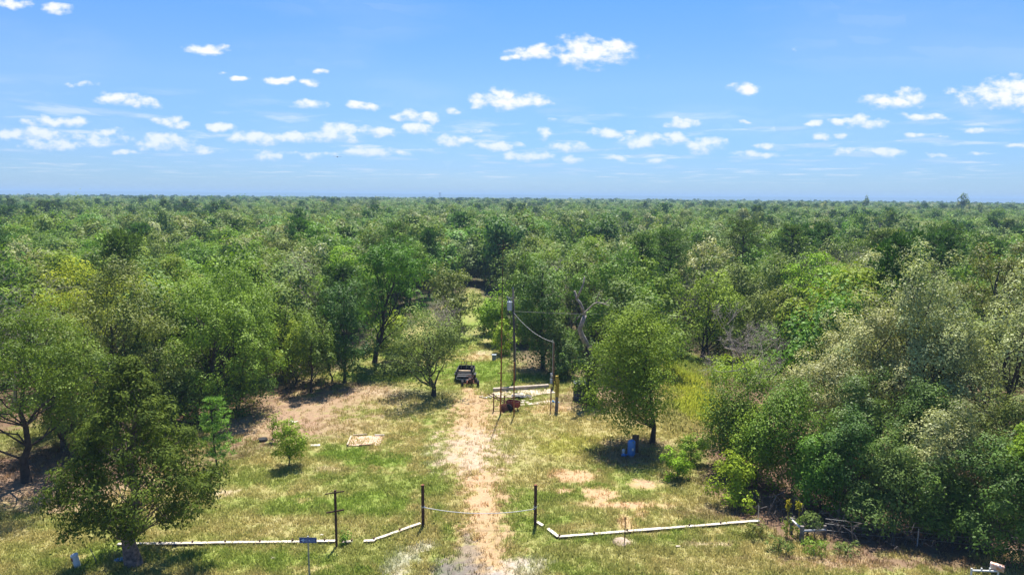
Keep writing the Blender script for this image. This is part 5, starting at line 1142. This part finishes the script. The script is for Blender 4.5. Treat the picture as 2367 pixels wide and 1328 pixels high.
def old_pad():
    o = ground_at(845, 1021); e = root('earth_pad', 'small bare framed pad with loose boards at its edges, left of the track', 'pad', o)
    q = [ground_at(x, y)-o for x, y in ((804,1031), (876,1030), (890,1008), (812,1009))]; n = 4; m = MB(); m.add([(p.x, p.y, -.05) for p in q]+[(p.x, p.y, .07) for p in q], [(3,2,1,0), (4,5,6,7)]+[(i, (i+1) % 4, 4+(i+1) % 4, 4+i) for i in range(4)])
    m.build('pad', simple('pinkish_pad', (.60,.44,.33), .95, vary=.25, scale=1.2, second=(.44,.27,.18)), e)
    for (x0, y0, x1, y1, mat, w) in ((803,1031,812,1010,WOOD,.14), (816,1008,848,1006,WOOD,.12), (830,1032,862,1030,BROWNW,.14), (866,1008,889,1008,WHITE,.09)):
        a, b = ground_at(x0, y0)-o, ground_at(x1, y1)-o; v = b-a; m = MB(); m.box(((a.x+b.x)/2, (a.y+b.y)/2, .12), (v.length, w, .10), math.atan2(v.y, v.x), bev=.008); m.build('board', mat, e)
    def scrap(label, px, py, d, rz, mat=WHITE):
        e = root('scrap', label, 'scrap', ground_at(px, py), rz); m = MB(); m.box((0, 0, .05), d, 0, .1, .05, bev=.01); m.build('sheet', mat, e); m = MB(); m.box((d[0]*.2, d[1]*.5, .03), (d[0]*.6, d[1]*.5, .05), .3, bev=.01); m.build('flap', mat, e)
    scrap('flat white scrap lying right of the yellow-green sapling', 729, 1030, (.75, .3, .08), .25); scrap('white scrap on the brown litter behind the sapling', 678, 975, (.7, .35, .08), -.2)
    scrap('white scrap on the bright grass near the left kerb', 632, 1290, (.28, .18, .06), .3); scrap('tiny white scrap on the grass behind the sign', 744, 1237, (.16, .12, .06), .1)
    scrap('white scrap on the grass in front of the right kerb', 1567, 1263, (.26, .1, .05), .2)
    e = root('old_tyre', 'old tyre lying flat on the litter beside the thin sparse sapling', 'tyre', ground_at(607, 1018)); m = MB(); m.lathe([(.2,.02),(.36,0),(.40,.1),(.36,.2),(.22,.19)], 18); m.build('tyre', RUBBER, e); m = MB(); m.lathe([(.19,.04),(.19,.15)], 14); m.build('rim', GREYP, e)
old_pad()
def brush():
    def pile(label, px, py, w, h, n, mat, seed, name='brush_pile'):
        rng = np.random.default_rng(seed); e = root(name, label, 'brush', ground_at(px, py)); tk = TB(); tw = TB()
        for i in range(n):
            p = np.array([rng.normal()*w*.45, rng.normal()*w*.25, .02]); g = rng.random()*6.28; L = w*(.35+.5*rng.random()); q = p+np.array([math.cos(g)*L*.7, math.sin(g)*L*.4, h*rng.random()]); r = .012+.03*rng.random()**3
            X = bend(p, q, rng, 5, .08, .22); (tk if i < n*.25 else tw).tube(X, np.linspace(r*1.4, r*.5, 5), 4)
            for k in range(2): tw.tube(bend(X[rng.integers(1, 5)], q+rng.normal(size=3)*L*.35*np.array([1, .6, .6])+np.array([0, 0, .1]), rng, 4, .1, .1), [r*.7, r*.6, r*.45, .006], 3)
        link('branches', tk.mesh('brush_branches', mat), e); t = link('twigs', tw.mesh('brush_twigs', mat), e); t['kind'] = 'stuff'
    pale = simple('pale_dry_brush', (.24,.20,.16), .9, vary=.35, scale=2); dark = simple('grey_dry_brush', (.14,.12,.11), .9, vary=.35, scale=2)
    pile('pale dry brush heap behind the timber fence corner', 1945, 1225, 2.6, 1.6, 40, pale, 1); pile('grey arching dead brush left of the shaded stake', 2070, 1250, 3.0, 1.2, 40, dark, 2)
    pile('grey dead branches under the bushy green thicket', 1850, 1195, 2.6, 1.6, 36, dark, 3); pile('dead twigs in the deep shade right of the shaded stake', 2200, 1262, 2.8, 1.0, 34, dark, 4)
    pile('pale dead branches caught in the large leafy green shrub', 1655, 1040, 1.4, 2.6, 34, pale, 5)
brush()
def far_things():
    B = point_at(1017, 452, 4000); z1 = point_at(1017, 443.5, 4000).z; e = root('water_tower', 'tiny grey water tower breaking the horizon', 'water tower', (B.x, 4000, -26)); H = z1+26
    for g in range(6):
        m = MB(); x, y = 5.6*math.cos(g*math.pi/3), 5.6*math.sin(g*math.pi/3); m.tube([(x*1.15,y*1.15,0), (x,y,H-9)], .55, 6); m.build('leg', GREYP, e)
    m = MB(); m.lathe([(2,H-12),(5.5,H-10.5),(6.5,H-8.5),(6.5,H-2.6),(4.5,H-.8),(.6,H)], 18); m.build('tank', GREYP, e); m = MB(); m.tube([(0,0,0), (0,0,H-11)], 1.0, 8); m.build('riser', GREYP, e)
    p = point_at(780, 362.5, 140); e = root('bird', 'tiny dark bird gliding low in the sky on the left', 'bird', p, .4)
    m = MB(); m.lathe([(.01,-.42),(.09,-.25),(.11,0),(.07,.25),(.01,.42)], 8, (0,0,0), 'Y'); m.build('body', RUBBER, e, smooth=True)
    for s in (-1, 1):
        m = MB(); v = [(s*.08,.15,.02), (s*.08,-.12,.02), (s*.45,-.1,.12), (s*.45,.18,.12), (s*.85,-.12,.06), (s*.85,.02,.06)]; v = v+[(x,y,z-.02) for x,y,z in v]; m.add(v, [(0,1,2,3), (3,2,4,5), (9,8,7,6), (11,10,8,9), (1,7,8,2), (0,3,9,6), (2,8,10,4), (3,5,11,9), (4,10,11,5)]); m.build('wing', RUBBER, e)
    m = MB(); m.box((0,-.5,0), (.16,.22,.02)); m.build('tail', RUBBER, e)
far_things()


# ------------------------------------------------------------------ the air
def haze():
    m = bpy.data.materials.new('haze_air'); m.use_nodes = True; N = m.node_tree.nodes; K = m.node_tree.links; N.clear()
    o = N.new('ShaderNodeOutputMaterial'); v = N.new('ShaderNodeVolumePrincipled'); v.inputs['Color'].default_value = (.43, .64, .89, 1)
    v.inputs['Density'].default_value = HAZE_DENSITY; v.inputs['Anisotropy'].default_value = 0.0; K.new(v.outputs[0], o.inputs['Volume'])
    b = MB(); z0, z1 = -28.5, 48.0; b.box((0, 0, (z0+z1)/2), (26000, 26000, z1-z0)); props(b.build('haze', m), kind='stuff')
HAZE_DENSITY = 2.5e-4
haze()
